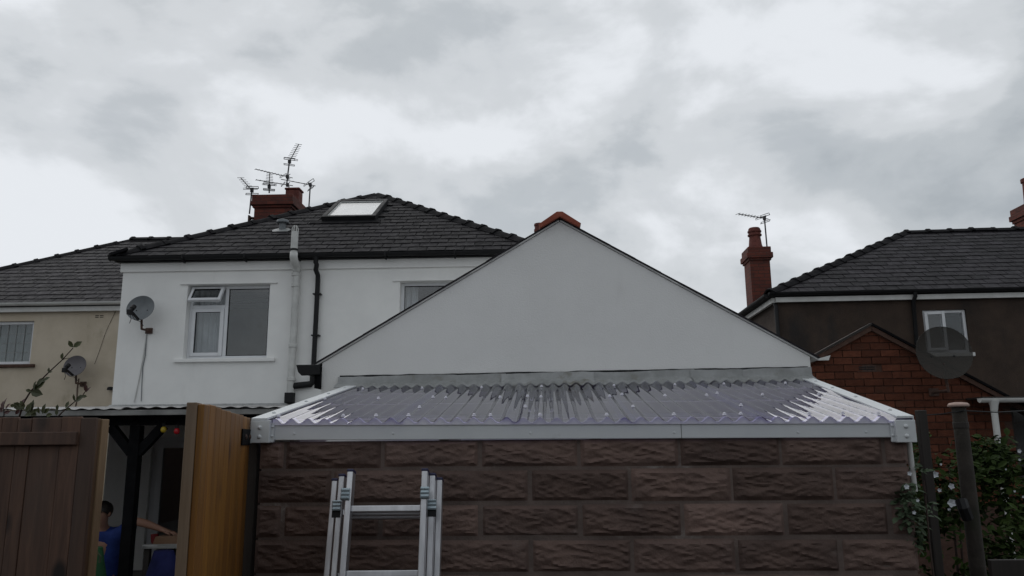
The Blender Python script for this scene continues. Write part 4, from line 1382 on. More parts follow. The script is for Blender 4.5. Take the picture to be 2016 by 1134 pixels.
# sliding brackets
for x, z, si in ((secs[0][0][0] - .012, 1.375, 0), (secs[0][0][1] + .004, 1.378, 0), (secs[1][0][0] - .010, 1.325, 1), (secs[1][0][1] + .004, 1.325, 1)):
    c = lp(x, z, si)
    hgt = .05 if si == 0 else .042
    bk = MB().bar(c - ldn * hgt / 1.0 * .5 + Vector((0, -.034, 0)), c + ldn * hgt * .5 + Vector((0, -.034, 0)), .037, .012, upn).build('bracket', 'galvanised', ld, bevel=.003)
    for j in (-.016, 0, .016):
        MB().bar(c + ldn * j + Vector((-.018, -.043, 0)), c + ldn * j + Vector((.018, -.043, 0)), .006, .006).build('rib', 'galvanised', bk)
    if si:
        MB().bar(c - ldn * .021 + Vector((0, -.03, 0)), c - ldn * .05 + Vector((0, -.03, 0)), .036, .01, upn).build('bracket_guard', 'black_plastic', bk)

# ------------------------------------------------------------------ boarded fence on the left
fn = thing('boarded_fence', 'weathered grey-brown boarded fence panel at the left edge', 'fence', (0, 3.6, GZ))
fh = 2.01
xs = [-2.66 - .1 * k for k in range(40, 0, -1)] + [-2.66, -2.55, -2.45, -2.351, -2.278, -2.215, -2.077, -1.988, -1.918]
for i in range(len(xs) - 1):
    t_ = fh + random.uniform(-.006, .006)
    MB().box(xs[i] + .0007, xs[i + 1] - .0007, random.uniform(-.003, .003), .02, .05, t_).build('board', 'fence_wood', fn, bevel=.003)
MB().box(-6.6, -1.990, -.026, -.006, 1.888, 1.946).build('top_rail', 'fence_wood', fn, bevel=.003)
MB().box(-6.6, -1.990, -.026, -.006, 1.0 - .25, 1.07 - .25).build('middle_rail', 'fence_wood', fn, bevel=.003)
MB().box(-6.6, -1.990, -.026, -.006, .25, .32).build('bottom_rail', 'fence_wood', fn, bevel=.003)
MB().box(-1.99, -1.922, .021, .052, .03, fh - .004).build('edge_batten', 'fence_groove', fn, bevel=.003)
MB().box(-1.975, -1.916, .053, .115, .0, fh - .006).build('post', 'fence_edge', fn, bevel=.003)
MB().box(-6.6, -1.992, .022, .075, 1.86, 1.93).box(-6.6, -1.992, .022, .075, .3, .37).build('back_rail', 'fence_wood', fn)

# ------------------------------------------------------------------ open gate leaf
hinge_p, free_p = Vector((-1.235, 3.62)), Vector((-1.058, 2.62))
gd = (free_p - hinge_p)
ga = math.atan2(gd.y, gd.x)
gl = thing('gate', 'orange-brown boarded gate leaf standing open beside the block wall', 'gate', (hinge_p.x, hinge_p.y, GZ), ga)
# local x runs hinge -> free end; local +y faces the camera's right
gw = gd.length
nb = 10
gh = 2.005
for i in range(nb):
    x0 = gw * i / nb
    x1 = gw * (i + 1) / nb
    t_ = gh + .02 * i / nb + random.uniform(-.004, .004)
    MB().box(x0 + .001, x1 - .001, .0 + random.uniform(-.002, .002), .020, .05, t_).build('board', 'gate_wood', gl, bevel=.0035)
MB().box(gw - .075, gw + .006, -.036, -.002, .05, gh + .022).build('stile', 'gate_grey', gl, bevel=.003)
MB().box(0, .075, -.036, -.002, .05, gh).build('stile', 'gate_wood', gl, bevel=.003)
for z in (.15, 1.0, 1.82):
    MB().box(.076, gw - .076, -.036, -.002, z, z + .09).build('rail', 'gate_wood', gl, bevel=.003)
for z in (1.88, .3):
    hg = MB().box(-.02, .24, .021, .027, z, z + .07).build('hinge', 'black_timber', gl, bevel=.002)
    for x in (.05, .16):
        link('bolt', MB().lathe([(.012, 0), (.011, .004), (.004, .007)], (0, 0, 0), 8).mesh('bolt', 'rust'), hg, Matrix.Translation((x, .027, z + .035)) @ Matrix.Rotation(rd(-90), 4, 'X'))
gp = tag(MB().box(-1.245, -1.19, 3.66, 3.75, GZ, 1.66).build('gate_post', 'old_wood', None, bevel=.004), 'dark narrow timber gate post between the open gate and the block wall', 'post')

# ------------------------------------------------------------------ pergola
pg = thing('pergola', 'black timber pergola with braced post and pale sheet roof against the white house', 'pergola', (-3.382, 7.05, GZ))
P0 = Vector((-3.382, 7.05, GZ))


def ploc(v):
    return Vector(v) - P0


for px in (-3.382, -6.9):
    p_ = MB().box(px - .046 - P0.x, px + .046 - P0.x, -.046, .046, 0, 1.74 - GZ).build('post', 'black_timber', pg, bevel=.004)
    for s_ in (-1, 1):
        MB().bar((px + s_ * .03 - P0.x, 0, 1.50 - GZ), (px + s_ * .235 - P0.x, 0, 1.735 - GZ), .07, .075, (0, 0, 1)).build('brace', 'black_timber', pg)
MB().box(-8.6 - P0.x, -1.34 - P0.x, -.045, .045, 1.742 - GZ, 1.855 - GZ).build('beam', 'black_timber', pg)
for x in (-8.2, -7.4, -6.6, -5.8, -5.0, -4.2, -3.4, -2.6, -1.9):
    yb_ = 12.12 + (x + 6) * -.035
    MB().bar(ploc((x, 6.95, 1.83)), ploc((x, yb_, 2.05)), .045, .09).build('rafter', 'black_timber', pg)
pl_edges = [-8.7 + 1.05 * k for k in range(8)]
for k in range(7):
    x0, x1 = pl_edges[k], pl_edges[k + 1] + .06
    vs, fs = [], []
    nx, ny = 60, 6
    for j in range(ny + 1):
        for i in range(nx + 1):
            x = x0 + (x1 - x0) * i / nx
            y = 6.82 + (12.10 + (x + 6) * -.035 - 6.82) * j / ny
            z = 1.885 + .245 * j / ny + .006 * math.cos(2 * math.pi * x / .13) + .002 * (k % 2) + .01 * noise.noise(Vector((x * .9, y * .8, k)))
            vs.append(ploc((x, y, z)))
    for j in range(ny):
        for i in range(nx):
            a = j * (nx + 1) + i
            fs.append((a, a + 1, a + nx + 2, a + nx + 1))
    MB().add(vs, fs).build('roof_sheet', 'weathered_sheet', pg, smooth='all', fix=False)
MB().box(-8.7 - P0.x, -1.32 - P0.x, -.215, -.190, 1.825 - GZ, 1.872 - GZ).build('edge_batten', 'weathered', pg, bevel=.004)


def bulb(px, py, material, label):
    c = WF.pt(px, py, 6.955)
    r_ = thing('festoon_bulb', label, 'bulb', c, 0, 'festoon bulbs hanging from the pergola beam')
    MB().lathe([(.004, -.03), (.018, -.026), (.026, -.008), (.022, .012), (.013, .024)], (0, 0, 0), 14).build('globe', material, r_, smooth='all')
    MB().lathe([(.015, .020), (.015, .05), (.005, .055)], (0, 0, 0), 10).build('lamp_holder', 'black_plastic', r_)
    MB().tube([(0, 0, .05), (0, .04, 1.77 - c.z)], .004, 5).build('flex', 'black_plastic', r_)


bulb(348, 848, 'bulb_red', 'small red bulb hanging under the black pergola beam')
bulb(322, 845, 'bulb_yellow', 'small yellow bulb hanging under the black pergola beam beside the brace')

# ------------------------------------------------------------------ person sitting under the pergola


def skin_mesh(name, pts, edges_, radii, material, parent, root=0, sub=2):
    me = bpy.data.meshes.new(name)
    me.from_pydata([tuple(p) for p in pts], edges_, [])
    o = bpy.data.objects.new(name, me)
    COL.objects.link(o)
    o.parent = parent
    md = o.modifiers.new('skin', 'SKIN')
    md.use_smooth_shade = True
    if not me.skin_vertices:
        bm = bmesh.new()
        bm.from_mesh(me)
        bm.verts.layers.skin.verify()
        bm.to_mesh(me)
        bm.free()
    sv = me.skin_vertices[0].data
    for i, r in enumerate(radii):
        rr = r if isinstance(r, tuple) else (r, r)
        sv[i].radius = rr
        sv[i].use_root = (i == root)
    s2 = o.modifiers.new('sub', 'SUBSURF')
    s2.levels = sub
    s2.render_levels = sub
    dg = bpy.context.evaluated_depsgraph_get()
    ev = bpy.data.meshes.new_from_object(o.evaluated_get(dg))
    o.modifiers.clear()
    o.data = ev
    ev.materials.clear()
    ev.materials.append(MATS[material])
    ev.polygons.foreach_set('use_smooth', [True] * len(ev.polygons))
    return o


PB = Vector((-3.93, 7.75, GZ))
pe = thing('person', 'person with dark hair in a blue top sitting under the pergola reaching sideways', 'person', PB)
J = {}


def jp(x, y, z):
    return (x - PB.x, y - PB.y, z - PB.z)


pts, eds, rad = [], [], []


def jv(p, r, par=None):
    pts.append(p)
    rad.append(r)
    if par is not None:
        eds.append((par, len(pts) - 1))
    return len(pts) - 1


pel = jv(jp(-3.95, 7.86, .22), (.15, .12))
wst = jv(jp(-3.95, 7.82, .40), (.135, .105), pel)
cst = jv(jp(-3.94, 7.75, .60), (.16, .115), wst)
nkb = jv(jp(-3.94, 7.70, .76), (.075, .065), cst)
nk = jv(jp(-3.94, 7.665, .82), .052, nkb)
h1 = jv(jp(-3.94, 7.64, .885), (.068, .078), nk)
h2 = jv(jp(-3.94, 7.635, .95), (.074, .088), h1)
h3 = jv(jp(-3.94, 7.64, .995), (.058, .07), h2)
# left arm of the sitter (image right) reaching to the bench
sh = jv(jp(-3.77, 7.70, .735), .062, cst)
ua = jv(jp(-3.66, 7.63, .80), .050, sh)
el = jv(jp(-3.575, 7.58, .862), .043, ua)
fa = jv(jp(-3.47, 7.58, .835), .040, el)
wr = jv(jp(-3.345, 7.60, .785), .027, fa)
pm = jv(jp(-3.285, 7.60, .765), (.036, .020), wr)
kn = jv(jp(-3.235, 7.60, .755), (.036, .017), pm)
# other arm resting on the knee
sh2 = jv(jp(-4.11, 7.70, .735), .062, cst)
el2 = jv(jp(-4.20, 7.62, .48), .045, sh2)
wr2 = jv(jp(-4.12, 7.42, .36), .028, el2)
hd2 = jv(jp(-4.10, 7.36, .33), (.036, .022), wr2)
for s_ in (-1, 1):
    hp = jv(jp(-3.95 + s_ * .10, 7.84, .18), .092, pel)
    kne = jv(jp(-3.95 + s_ * .15, 7.45, .20), .064, hp)
    ank = jv(jp(-3.95 + s_ * .16, 7.52, -.22), .042, kne)
    jv(jp(-3.95 + s_ * .17, 7.38, -.265), (.045, .032), ank)
body = skin_mesh('body', pts, eds, rad, 'skin', pe)
# fingers, each its own short chain rooted in the palm
for hand, ox, oy, oz, dxv, dyv in (('l', -3.25, 7.60, .758, .9, 0.0),):
    for k, (off, ln_) in enumerate(((-.028, .062), (-.010, .074), (.009, .070), (.027, .056))):
        b0 = Vector(jp(ox, oy + off, oz))
        c_ = [b0, b0 + Vector((ln_ * .45, off * .15, -.006)), b0 + Vector((ln_ * .8, off * .2, -.022)), b0 + Vector((ln_ * .95, off * .2, -.042))]
        skin_mesh('finger', c_, [(0, 1), (1, 2), (2, 3)], [.0095, .009, .0082, .007], 'skin', body, sub=1)
    b0 = Vector(jp(ox - .05, oy - .028, oz + .006))
    skin_mesh('thumb', [b0, b0 + Vector((.026, -.026, -.004)), b0 + Vector((.055, -.034, -.014)), b0 + Vector((.075, -.03, -.028))], [(0, 1), (1, 2), (2, 3)], [.012, .0105, .0095, .008], 'skin', body, sub=1)
# face
fc = Vector(jp(-3.94, 7.55, .93))
MB().hexa([fc + Vector((-.012, 0, -.03)), fc + Vector((.012, 0, -.03)), fc + Vector((.012, .03, -.03)), fc + Vector((-.012, .03, -.03))],
          [fc + Vector((-.005, .012, .02)), fc + Vector((.005, .012, .02)), fc + Vector((.005, .03, .02)), fc + Vector((-.005, .03, .02))]).build('nose', 'skin', body, bevel=.004)
for s_ in (-1, 1):
    MB().lathe([(.0, -.011), (.008, -.008), (.011, 0), (.008, .008), (.0, .011)], fc + Vector((s_ * .03, .018, .015)), 10).build('eye', 'hair', body, smooth='all')
    MB().lathe([(.0, -.03), (.012, -.02), (.016, 0), (.013, .02), (.0, .03)], fc + Vector((s_ * .077, .085, -.005)), 10).build('ear', 'skin', body, smooth='all')
MB().box(fc.x - .022, fc.x + .022, fc.y + .012, fc.y + .03, fc.z - .055, fc.z - .047).build('mouth', 'terracotta', body, bevel=.003)
# hair: cap of locks
hb = MB()
hc = Vector(jp(-3.94, 7.655, .955))
vs, fs = [], []
na, nr = 28, 12
for i in range(nr + 1):
    th_ = math.pi * .74 * i / nr
    for k in range(na):
        ph = 2 * math.pi * k / na
        front = max(0, -math.sin(ph))
        tt = th_ * (1 - .36 * front)
        rr = 1 + .05 * noise.noise(Vector((math.cos(ph) * 4, math.sin(ph) * 4, th_ * 3))) + .02 * math.sin(ph * 14 + th_ * 5)
        vs.append(hc + Vector((.092 * math.sin(tt) * math.cos(ph) * rr, .108 * math.sin(tt) * math.sin(ph) * rr, .088 * math.cos(tt) * rr)))
for i in range(nr):
    for k in range(na):
        fs.append((i * na + k, (i + 1) * na + k, (i + 1) * na + (k + 1) % na, i * na + (k + 1) % na))
hb.add(vs, fs).build('hair', 'hair', pe, smooth='all', fix=False)
# blue top and dark trousers follow the body
tp, te, tr = [], [], []


def tv(p, r, par=None):
    tp.append(p)
    tr.append(r)
    if par is not None:
        te.append((par, len(tp) - 1))
    return len(tp) - 1


a0 = tv(jp(-3.95, 7.86, .24), (.172, .14))
a1 = tv(jp(-3.95, 7.82, .40), (.158, .128), a0)
a2 = tv(jp(-3.94, 7.75, .60), (.182, .138), a1)
a3 = tv(jp(-3.94, 7.705, .755), (.095, .085), a2)
tv(jp(-3.94, 7.69, .785), (.068, .066), a3)
s1 = tv(jp(-3.77, 7.70, .735), .083, a2)
s1b = tv(jp(-3.66, 7.63, .80), .072, s1)
tv(jp(-3.612, 7.605, .836), .066, s1b)
s2_ = tv(jp(-4.11, 7.70, .735), .083, a2)
tv(jp(-4.165, 7.65, .58), .068, s2_)
skin_mesh('top', tp, te, tr, 'shirt_blue', pe)
for s_ in (-1, 1):
    skin_mesh('trouser_leg', [jp(-3.95 + s_ * .04, 7.87, .20), jp(-3.95 + s_ * .10, 7.84, .18), jp(-3.95 + s_ * .15, 7.45, .20), jp(-3.95 + s_ * .16, 7.52, -.19)], [(0, 1), (1, 2), (2, 3)], [.11, .108, .08, .06], 'trousers', pe)
st_ = thing('stool', 'dark low wooden stool under the sitting person', 'stool', (-3.95, 7.88, GZ))
MB().box(-.19, .19, -.16, .16, .34, .375).build('seat', 'old_wood', st_, bevel=.006)
for sx in (-1, 1):
    for sy in (-1, 1):
        MB().bar((sx * .17, sy * .14, 0), (sx * .14, sy * .11, .34), .035, .035, (0, 1, 0)).build('leg', 'old_wood', st_)

# bench top with things on and below it
tb = thing('garden_bench', 'dark potting bench with a pale front edge beside the open gate', 'bench', (-3.0, 7.45, GZ))
MB().box(-.43, .55, .0, .62, .925, .95).build('top', 'old_wood', tb, bevel=.003)
MB().box(-.43, .55, -.014, -.001, .948 - .02, .968).build('front_edge', 'weathered', tb, bevel=.002)
for x in (-.4, .5):
    for y in (.04, .56):
        MB().box(x - .025, x + .025, y - .025, y + .025, 0, .925).build('leg', 'old_wood', tb)
cb = tag(MB().hexa([(-.0, 0, 0), (.42, -.03, 0), (.42, .26, 0), (0, .28, 0)], [(.02, .01, .075), (.40, -.02, .085), (.40, .25, .085), (.02, .27, .075)]).build('cardboard_tray', 'cardboard', None, bevel=.005), 'flattened brown cardboard tray on the bench under the outstretched hand', 'tray')
cb.location = (-3.37, 7.50, .951 + GZ)
cpb = MB().lathe([(.022, 0), (.03, .02), (.035, .085), (.03, .085), (.02, .02)], (0, 0, 0), 14).build('beaker', 'cloth_red', None, smooth=True)
tag(cpb, 'small red beaker on the bench below the forearm', 'beaker').location = (-3.405, 7.62, .952 + GZ)


def sack(name, label, cat, loc, size, material, seed):
    b = MB()
    vs, fs = [], []
    na, nz = 22, 12
    for j in range(nz + 1):
        q = j / nz
        for k in range(na):
            ph = 2 * math.pi * k / na
            r = (math.sin(min(1, q * 1.6 + .35) * math.pi / 2)) * (1 - .55 * max(0, q - .6) / .4)
            r *= 1 + .16 * noise.noise(Vector((math.cos(ph) * 1.5, math.sin(ph) * 1.5, q * 3 + seed))) + .05 * noise.noise(Vector((math.cos(ph) * 5, math.sin(ph) * 5, q * 7 + seed)))
            vs.append((size[0] * r * math.cos(ph), size[1] * r * math.sin(ph), size[2] * q))
    for j in range(nz):
        for k in range(na):
            fs.append((j * na + k, j * na + (k + 1) % na, (j + 1) * na + (k + 1) % na, (j + 1) * na + k))
    fs.append(tuple(range(na))[::-1])
    fs.append(tuple(range(nz * na, nz * na + na)))
    o = b.add(vs, fs).build(name, material, None, smooth=True)
    o.location = loc
    return tag(o, label, cat)


sk = sack('sack', 'dark green sack on the ground beside the pergola post', 'sack', (-3.53, 6.78, GZ), (.14, .14, 1.03), 'cloth_green', 1)
MB().tube([(.03, -.08, .98), (.07, -.11, 1.02), (.11, -.10, .97), (.10, -.09, .92)], .010, 6).build('handle', 'leaf_grey', sk, smooth=True)
sack('bag', 'dark blue cloth bag under the bench right of the post', 'bag', (-3.17, 7.30, GZ), (.20, .13, .93), 'cloth_blue', 2)
sack('bag', 'dark red cloth bag leaning at the right under the bench', 'bag', (-2.78, 7.30, GZ), (.20, .13, .90), 'cloth_red', 3)
sack('bag', 'bright yellow bag low behind the fence edge', 'bag', (-2.62, 5.0, GZ), (.16, .14, 1.02), 'bulb_yellow', 4)


# ------------------------------------------------------------------ television aerials
def aerial(label, frame, mast, tip, base, ymast, n=10, el=.16, refl=.22, rows=3, mast_pts=None):
    """yagi: mast foot / head and boom tip are sight lines; the boom is horizontal and points towards the viewer"""
    h = frame.pt(*mast, ymast)
    d = frame.i.to_3x3() @ wray(*tip)
    o = frame.i @ Vector((0, 0, EYE))
    t = o + d * ((h.z - o.z) / d.z)
    root = thing('television_aerial', label, 'aerial', frame.m @ Vector((h.x, h.y, h.z)), frame.yaw, 'television aerials on the roofs')
    T = t - h
    dirn = T.normalized()
    s_ = dirn.cross(Vector((0, 0, 1))).normalized()
    if base is not None:
        f0 = frame.pt(*base, ymast) - h
        MB().tube([f0, (0, 0, .05)], .016, 8).build('mast', 'aerial_metal', root)
    boom = MB().tube([-dirn * .12, T], .009, 6).build('boom', 'aerial_metal', root)
    b = MB()
    for i in range(n):
        c = T * (.22 + .78 * i / (n - 1))
        e_ = el * (1 - .25 * i / n)
        b.tube([c - s_ * e_, c + s_ * e_], .0055, 5)
    b.build('directors', 'aerial_metal', root)
    # folded dipole
    c = T * .14
    MB().tube([c - s_ * .15 + Vector((0, 0, .015)), c + s_ * .15 + Vector((0, 0, .015)), c + s_ * .15 - Vector((0, 0, .015)), c - s_ * .15 - Vector((0, 0, .015)), c - s_ * .15 + Vector((0, 0, .015))], .006, 5).build('dipole', 'aerial_metal', root)
    b = MB()
    for sg in (-1, 1):
        for r in range(rows):
            z = sg * (.03 + refl * .6 * (r + .6) / rows)
            off = -dirn * .06 + dirn * abs(z) * .55
            b.tube([off + s_ * -refl + Vector((0, 0, z)), off + s_ * refl + Vector((0, 0, z))], .0075, 5)
        for e in (-1, 1):
            z0, z1 = sg * (.03 + refl * .3 / rows), sg * (.03 + refl * .5 * (rows - .4) / rows)
            b.tube([-dirn * .06 + dirn * abs(z0) * .55 + s_ * e * refl * .98 + Vector((0, 0, z0)), -dirn * .06 + dirn * abs(z1) * .55 + s_ * e * refl * .98 + Vector((0, 0, z1))], .0075, 5)
    b.build('reflector', 'aerial_metal', root)
    MB().box(-.03, .03, -.03, .03, -.04, .04).build('clamp', 'aerial_metal', root, bevel=.005)
    return root


aerial('tall television aerial rising highest above the left chimney', HF, (570, 318), (588, 284), (564, 366), 3.9, n=9, el=.085, refl=.115, rows=2)
aerial('short leftmost television aerial beside the left chimney', HF, (496, 375), (474, 350), (491, 421), 3.5, n=6, el=.085, refl=.13, rows=2)
aerial('television aerial in front of the left chimney pot pointing straight at the viewer', HF, (530, 367), (531, 340), (530, 380), 3.9, n=8, el=.08, refl=.12, rows=3)
aerial('long television aerial clamped halfway up the tall mast pointing left', HF, (566, 348), (503, 333), None, 3.9, n=9, el=.05, refl=.06, rows=1)
aerial('lower television aerial pointing left behind the chimney pot', HF, (566, 364), (504, 354), None, 4.3, n=7, el=.05, refl=.06, rows=1)
aerial('television aerial on a thin mast standing behind the hip right of the left chimney', HF, (611, 364), (554, 353), (608, 410), 4.6, n=5, el=.03, refl=.16, rows=2)
aerial('television aerial on the tall chimney beside the brown house', BF, (1505, 430), (1453, 421), (1510, 486), 2.1, n=8, el=.09, refl=.13, rows=2)

# ------------------------------------------------------------------ posts, rail and wire on the right
po = thing('garden_post', 'stout weathered post with pinkish cap among the right-hand shrubs', 'post', (2.452, 4.3, GZ))
MB().lathe([(.041, 0), (.040, .8), (.039, 1.6), (.037, 1.9), (.036, 2.045)], (0, 0, 0), 14).build('shaft', 'post_concrete', po, smooth=True)
MB().lathe([(.046, 2.045), (.054, 2.05), (.055, 2.058), (.045, 2.068), (.02, 2.072)], (0, 0, 0), 16).build('cap', 'post_cap', po, smooth=True)
MB().lathe([(.038, 1.93), (.0395, 1.935), (.0395, 1.96), (.038, 1.965)], (0, 0, 0), 14).build('band', 'old_wood', po)
tag(MB().prism([(2.175, 4.2), (2.222, 4.2), (2.222, 4.24), (2.175, 4.24)], 'z', GZ, 1.728).build('thin_post', 'old_wood', None, bevel=.004), 'thin dark timber post just right of the lean-to corner', 'post')
rl = tag(MB().box(2.36, 3.2, 4.02, 4.05, .90, .985).build('fence_rail', 'old_wood', None, bevel=.004), 'low weathered timber rail at the bottom right corner', 'rail')
wpts = [Vector((2.198, 4.22, 1.70)), Vector((2.33, 4.26, 1.708)), Vector((2.452, 4.26, 1.725)), Vector((2.75, 4.45, 1.72)), Vector((3.2, 4.8, 1.74))]
tag(MB().tube(wpts, .0035, 5).build('wire', 'black_plastic', None), 'dark wire strung from the thin post past the capped post', 'wire')


# ------------------------------------------------------------------ plants
def leaf_verts(c, d, n, ln, wdt, curl=.15):
    d = d.normalized()
    s_ = d.cross(n).normalized()
    n2 = s_.cross(d)
    P = [(0, 0, 0), (.3, .42, .03), (.65, .45, 0.0), (1.0, 0, -curl), (.65, -.45, 0.0), (.3, -.42, .03), (.35, 0, -.05), (.7, 0, -.07)]
    vs = [c + d * (ln * a) + s_ * (wdt * b) + n2 * (ln * h) for a, b, h in P]
    return vs, [(0, 6, 1), (1, 6, 7, 2), (2, 7, 3), (0, 5, 6), (5, 4, 7, 6), (4, 3, 7)]


def shrub(name, label, loc, blobs, count, lsize, material, stems, flowers=(), seed=1, group=None):
    rnd = random.Random(seed)
    root = thing(name, label, 'shrub', loc, 0, group)
    o = Vector(loc)
    b = MB()
    for i in range(count):
        bc, br, wgt = rnd.choices(blobs, weights=[q[2] for q in blobs])[0]
        v = Vector((rnd.gauss(0, 1), rnd.gauss(0, 1), rnd.gauss(0, 1))).normalized() * (rnd.random() ** .45)
        c = Vector(bc) + Vector((v.x * br[0], v.y * br[1], v.z * br[2])) - o
        if noise.noise(c * 3.1 + Vector((seed, 0, 0))) < -.12:
            continue
        d = Vector((rnd.gauss(0, 1), rnd.gauss(0, 1), rnd.gauss(-.1, .6))) + v * .6
        n = Vector((rnd.gauss(0, .5), rnd.gauss(-.3, .5), 1))
        if d.cross(n).length < .01:
            continue
        s_ = lsize * rnd.uniform(.6, 1.3)
        b.add(*leaf_verts(c, d, n, s_, s_ * .55))
    fo = b.build('foliage', material, root, fix=False)
    fo['kind'] = 'stuff'
    for pth, r in stems:
        MB().tube([Vector(p) - o for p in pth], [r * (1 - .6 * i / (len(pth) - 1)) for i in range(len(pth))], 6).build('stem', 'stem', root, smooth=True)
    for c, sz in flowers:
        fb = MB()
        c = Vector(c) - o
        a0_ = rnd.random() * 6
        for k in range(5):
            an_ = a0_ + k * 2 * math.pi / 5
            d = Vector((math.cos(an_), -.45, math.sin(an_) * .9))
            fb.add(*leaf_verts(c, d, Vector((0, -1, .25)), sz, sz * .85, .05))
        fb.build('flower', 'petal', root, fix=False)
    return root


P_ = lambda px, py, y: WF.pt(px, py, y)
B1 = [(P_(1840, 925, 5.0), (.20, .30, .24), 1.2), (P_(1830, 1010, 5.0), (.25, .3, .3), 1.2), (P_(1850, 1090, 4.9), (.3, .3, .35), 1.4), (P_(1860, 1200, 4.8), (.35, .3, .35), .8), (P_(1838, 872, 5.1), (.09, .15, .07), .35)]
F1 = [(P_(x, y, 4.72), s) for x, y, s in ((1840, 934, .024), (1872, 957, .022), (1872, 990, .030), (1849, 965, .014), (1826, 972, .010), (1868, 1003, .012), (1852, 914, .009), (1822, 918, .009), (1840, 1001, .010))]
shrub('flowering_shrub', 'dark shrub with small white flowers between the thin post and the capped post', (2.6, 5.0, GZ), B1, 3000, .052, 'leaf_shrub',
      [([(2.6, 5.0, GZ), (2.55, 4.95, .5), (2.62, 4.98, 1.2)], .014), ([(2.6, 5.0, GZ), (2.75, 5.05, .6), (2.8, 5.1, 1.4)], .012), ([(2.6, 5.0, GZ), (2.7, 4.9, .7), (2.72, 4.9, 1.1)], .012)], F1, 3)
B2 = [(P_(1960, 935, 5.4), (.36, .4, .26), 1.5), (P_(2005, 900, 5.5), (.25, .35, .15), .8), (P_(1985, 1020, 5.2), (.42, .4, .35), 1.3), (P_(2000, 1100, 5.0), (.4, .4, .35), 1.6), (P_(1950, 1170, 4.9), (.4, .35, .35), 1.0), (P_(1925, 905, 5.5), (.16, .25, .16), .5)]
F2 = [(P_(x, y, 4.95), s) for x, y, s in ((2006, 888, .016), (2007, 905, .010), (1997, 967, .009), (1980, 924, .007), (2014, 978, .010))]
shrub('leafy_shrub', 'larger leafy green shrub at the right edge beyond the capped post', (3.4, 5.4, GZ), B2, 4200, .06, 'leaf_shrub',
      [([(3.4, 5.4, GZ), (3.3, 5.35, .6), (3.25, 5.35, 1.3)], .016), ([(3.4, 5.4, GZ), (3.5, 5.4, .7), (3.6, 5.45, 1.45)], .015)], F2, 5)
B3 = [(P_(1800, 930, 3.58), (.05, .05, .06), .7), (P_(1808, 995, 3.60), (.07, .06, .16), 1.2), (P_(1790, 960, 3.53), (.045, .05, .09), 1.2), (P_(1784, 1000, 3.50), (.055, .05, .10), 1.2), (P_(1797, 1045, 3.55), (.03, .05, .09), .8)]
F3 = [(P_(x, y, 3.44), s) for x, y, s in ((1790, 932, .012), (1784, 958, .014), (1799, 1009, .010), (1806, 985, .009))]
shrub('creeper', 'small pale-leaved creeper growing round the right end of the block wall', (1.80, 3.5, GZ), B3, 460, .036, 'leaf_grey',
      [([(1.81, 3.50, GZ), (1.82, 3.51, .6), (1.80, 3.50, 1.1), (1.80, 3.49, 1.40)], .006)], F3, 8)
tag(MB().tube([P_(1892, 985, 4.22), P_(1897, 1000, 4.2), P_(1905, 1020, 4.22)], .03, 8).build('plant_tie', 'black_plastic', None), 'black plastic tie wrapped round the capped post', 'tie')

# climbing stems above the left fence, each leaf its own piece
cl = thing('climbing_rose', 'reddish-green climbing stems rising above the left fence', 'plant', (-2.3, 3.95, GZ))
co = Vector((-2.3, 3.95, GZ))
LY = 3.95
lm = {}
for mname in ('leaf_dark', 'leaf_red'):
    v_, f_ = leaf_verts(Vector((0, 0, 0)), Vector((0, 1, 0)), Vector((0, 0, 1)), 1.0, .62, .12)
    lm[mname] = MB().add(v_, f_).mesh('leaf', mname, fix=False)


def cstem(pp, r):
    q = [WF.pt(x, y, LY + dy) - co for x, y, dy in pp]
    MB().tube(q, [r * (1 - .55 * i / (len(q) - 1)) for i in range(len(q))], 6).build('stem', 'stem', cl, smooth=True)


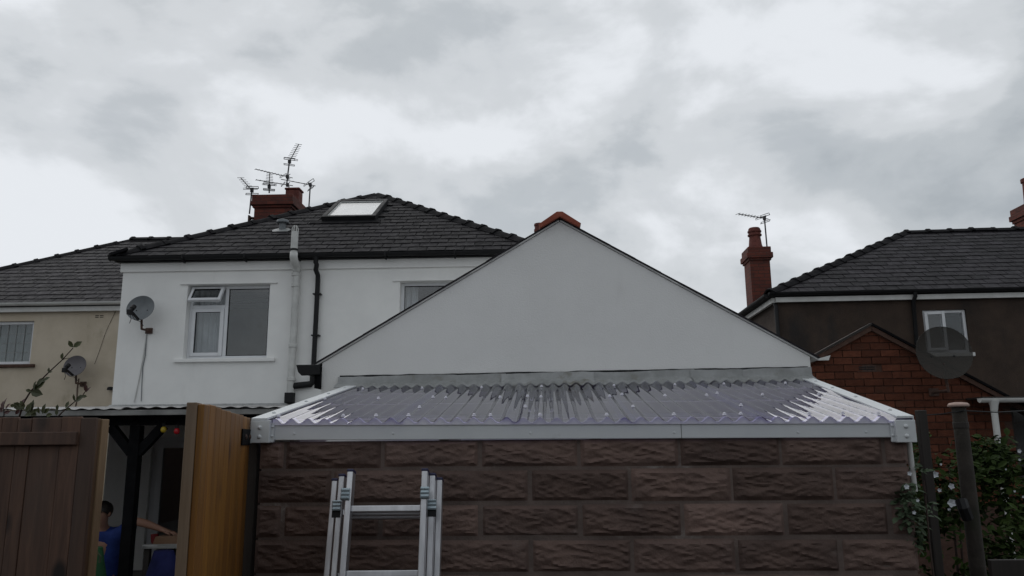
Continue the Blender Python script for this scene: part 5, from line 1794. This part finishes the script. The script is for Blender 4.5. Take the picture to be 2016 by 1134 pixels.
cstem([(20, 900, .1), (35, 830, .02), (47, 792, 0), (60, 771, 0), (85, 744, 0), (96, 733, 0), (122, 709, 0), (144, 685, 0)], .0055)
cstem([(90, 880, .1), (105, 830, .03), (123, 811, 0), (148, 790, 0), (163, 778, 0), (170, 768, 0)], .0045)
cstem([(122, 709, 0), (128, 706, 0), (137, 705, 0)], .0025)
cstem([(5, 860, .1), (8, 815, .02), (7, 792, 0)], .004)
cstem([(62, 850, .1), (64, 810, 0), (62, 795, 0)], .004)


def cleaf(px, py, ang, ln, mname='leaf_dark', tw=.5):
    c = WF.pt(px, py, LY - .01) - co
    d = Vector((math.cos(rd(ang)), random.uniform(-.35, .1), math.sin(rd(ang)))).normalized()
    n = Vector((random.uniform(-.4, .4) - math.sin(rd(ang)) * tw, -1, random.uniform(.0, .6)))
    s_ = d.cross(n).normalized()
    n2 = s_.cross(d)
    k = ln / 395.0
    link('leaf', lm[mname], cl, basis(c, s_ * k, d * k, n2 * k))


for a in [(144, 684, 125, 17), (144, 684, 40, 20), (122, 708, 88, 14), (96, 733, 95, 10), (96, 734, 20, 8), (66, 768, 75, 20), (68, 768, 45, 26), (72, 760, 60, 22), (82, 752, 35, 18), (62, 771, 160, 12), (60, 771, -12, 28), (70, 769, 95, 14),
          (130, 803, 80, 14), (128, 804, 55, 12), (148, 790, 30, 24), (148, 790, 105, 15), (160, 781, 5, 12), (113, 808, 95, 12), (140, 806, 170, 10)]:
    cleaf(*a)
for a in [(170, 772, 95, 16, 'leaf_red'), (170, 772, 60, 13, 'leaf_red'), (6, 806, 105, 18, 'leaf_red'), (7, 800, 80, 18, 'leaf_red'), (9, 808, 55, 18, 'leaf_red'), (5, 812, 130, 14, 'leaf_red'), (8, 814, 20, 14, 'leaf_red'), (42, 800, 80, 16, 'leaf_red'), (38, 806, 240, 12, 'leaf_red')]:
    cleaf(*a)
for a in [(45, 806, 150, 26), (48, 806, 120, 20), (50, 812, 60, 22), (55, 815, 80, 24), (62, 812, 95, 26), (60, 816, 40, 20), (48, 818, 20, 22), (78, 815, 110, 16), (84, 816, 85, 22), (86, 814, 40, 16), (72, 818, 150, 18), (30, 800, 165, 12), (90, 818, 10, 14), (112, 818, 100, 14)]:
    cleaf(*a)
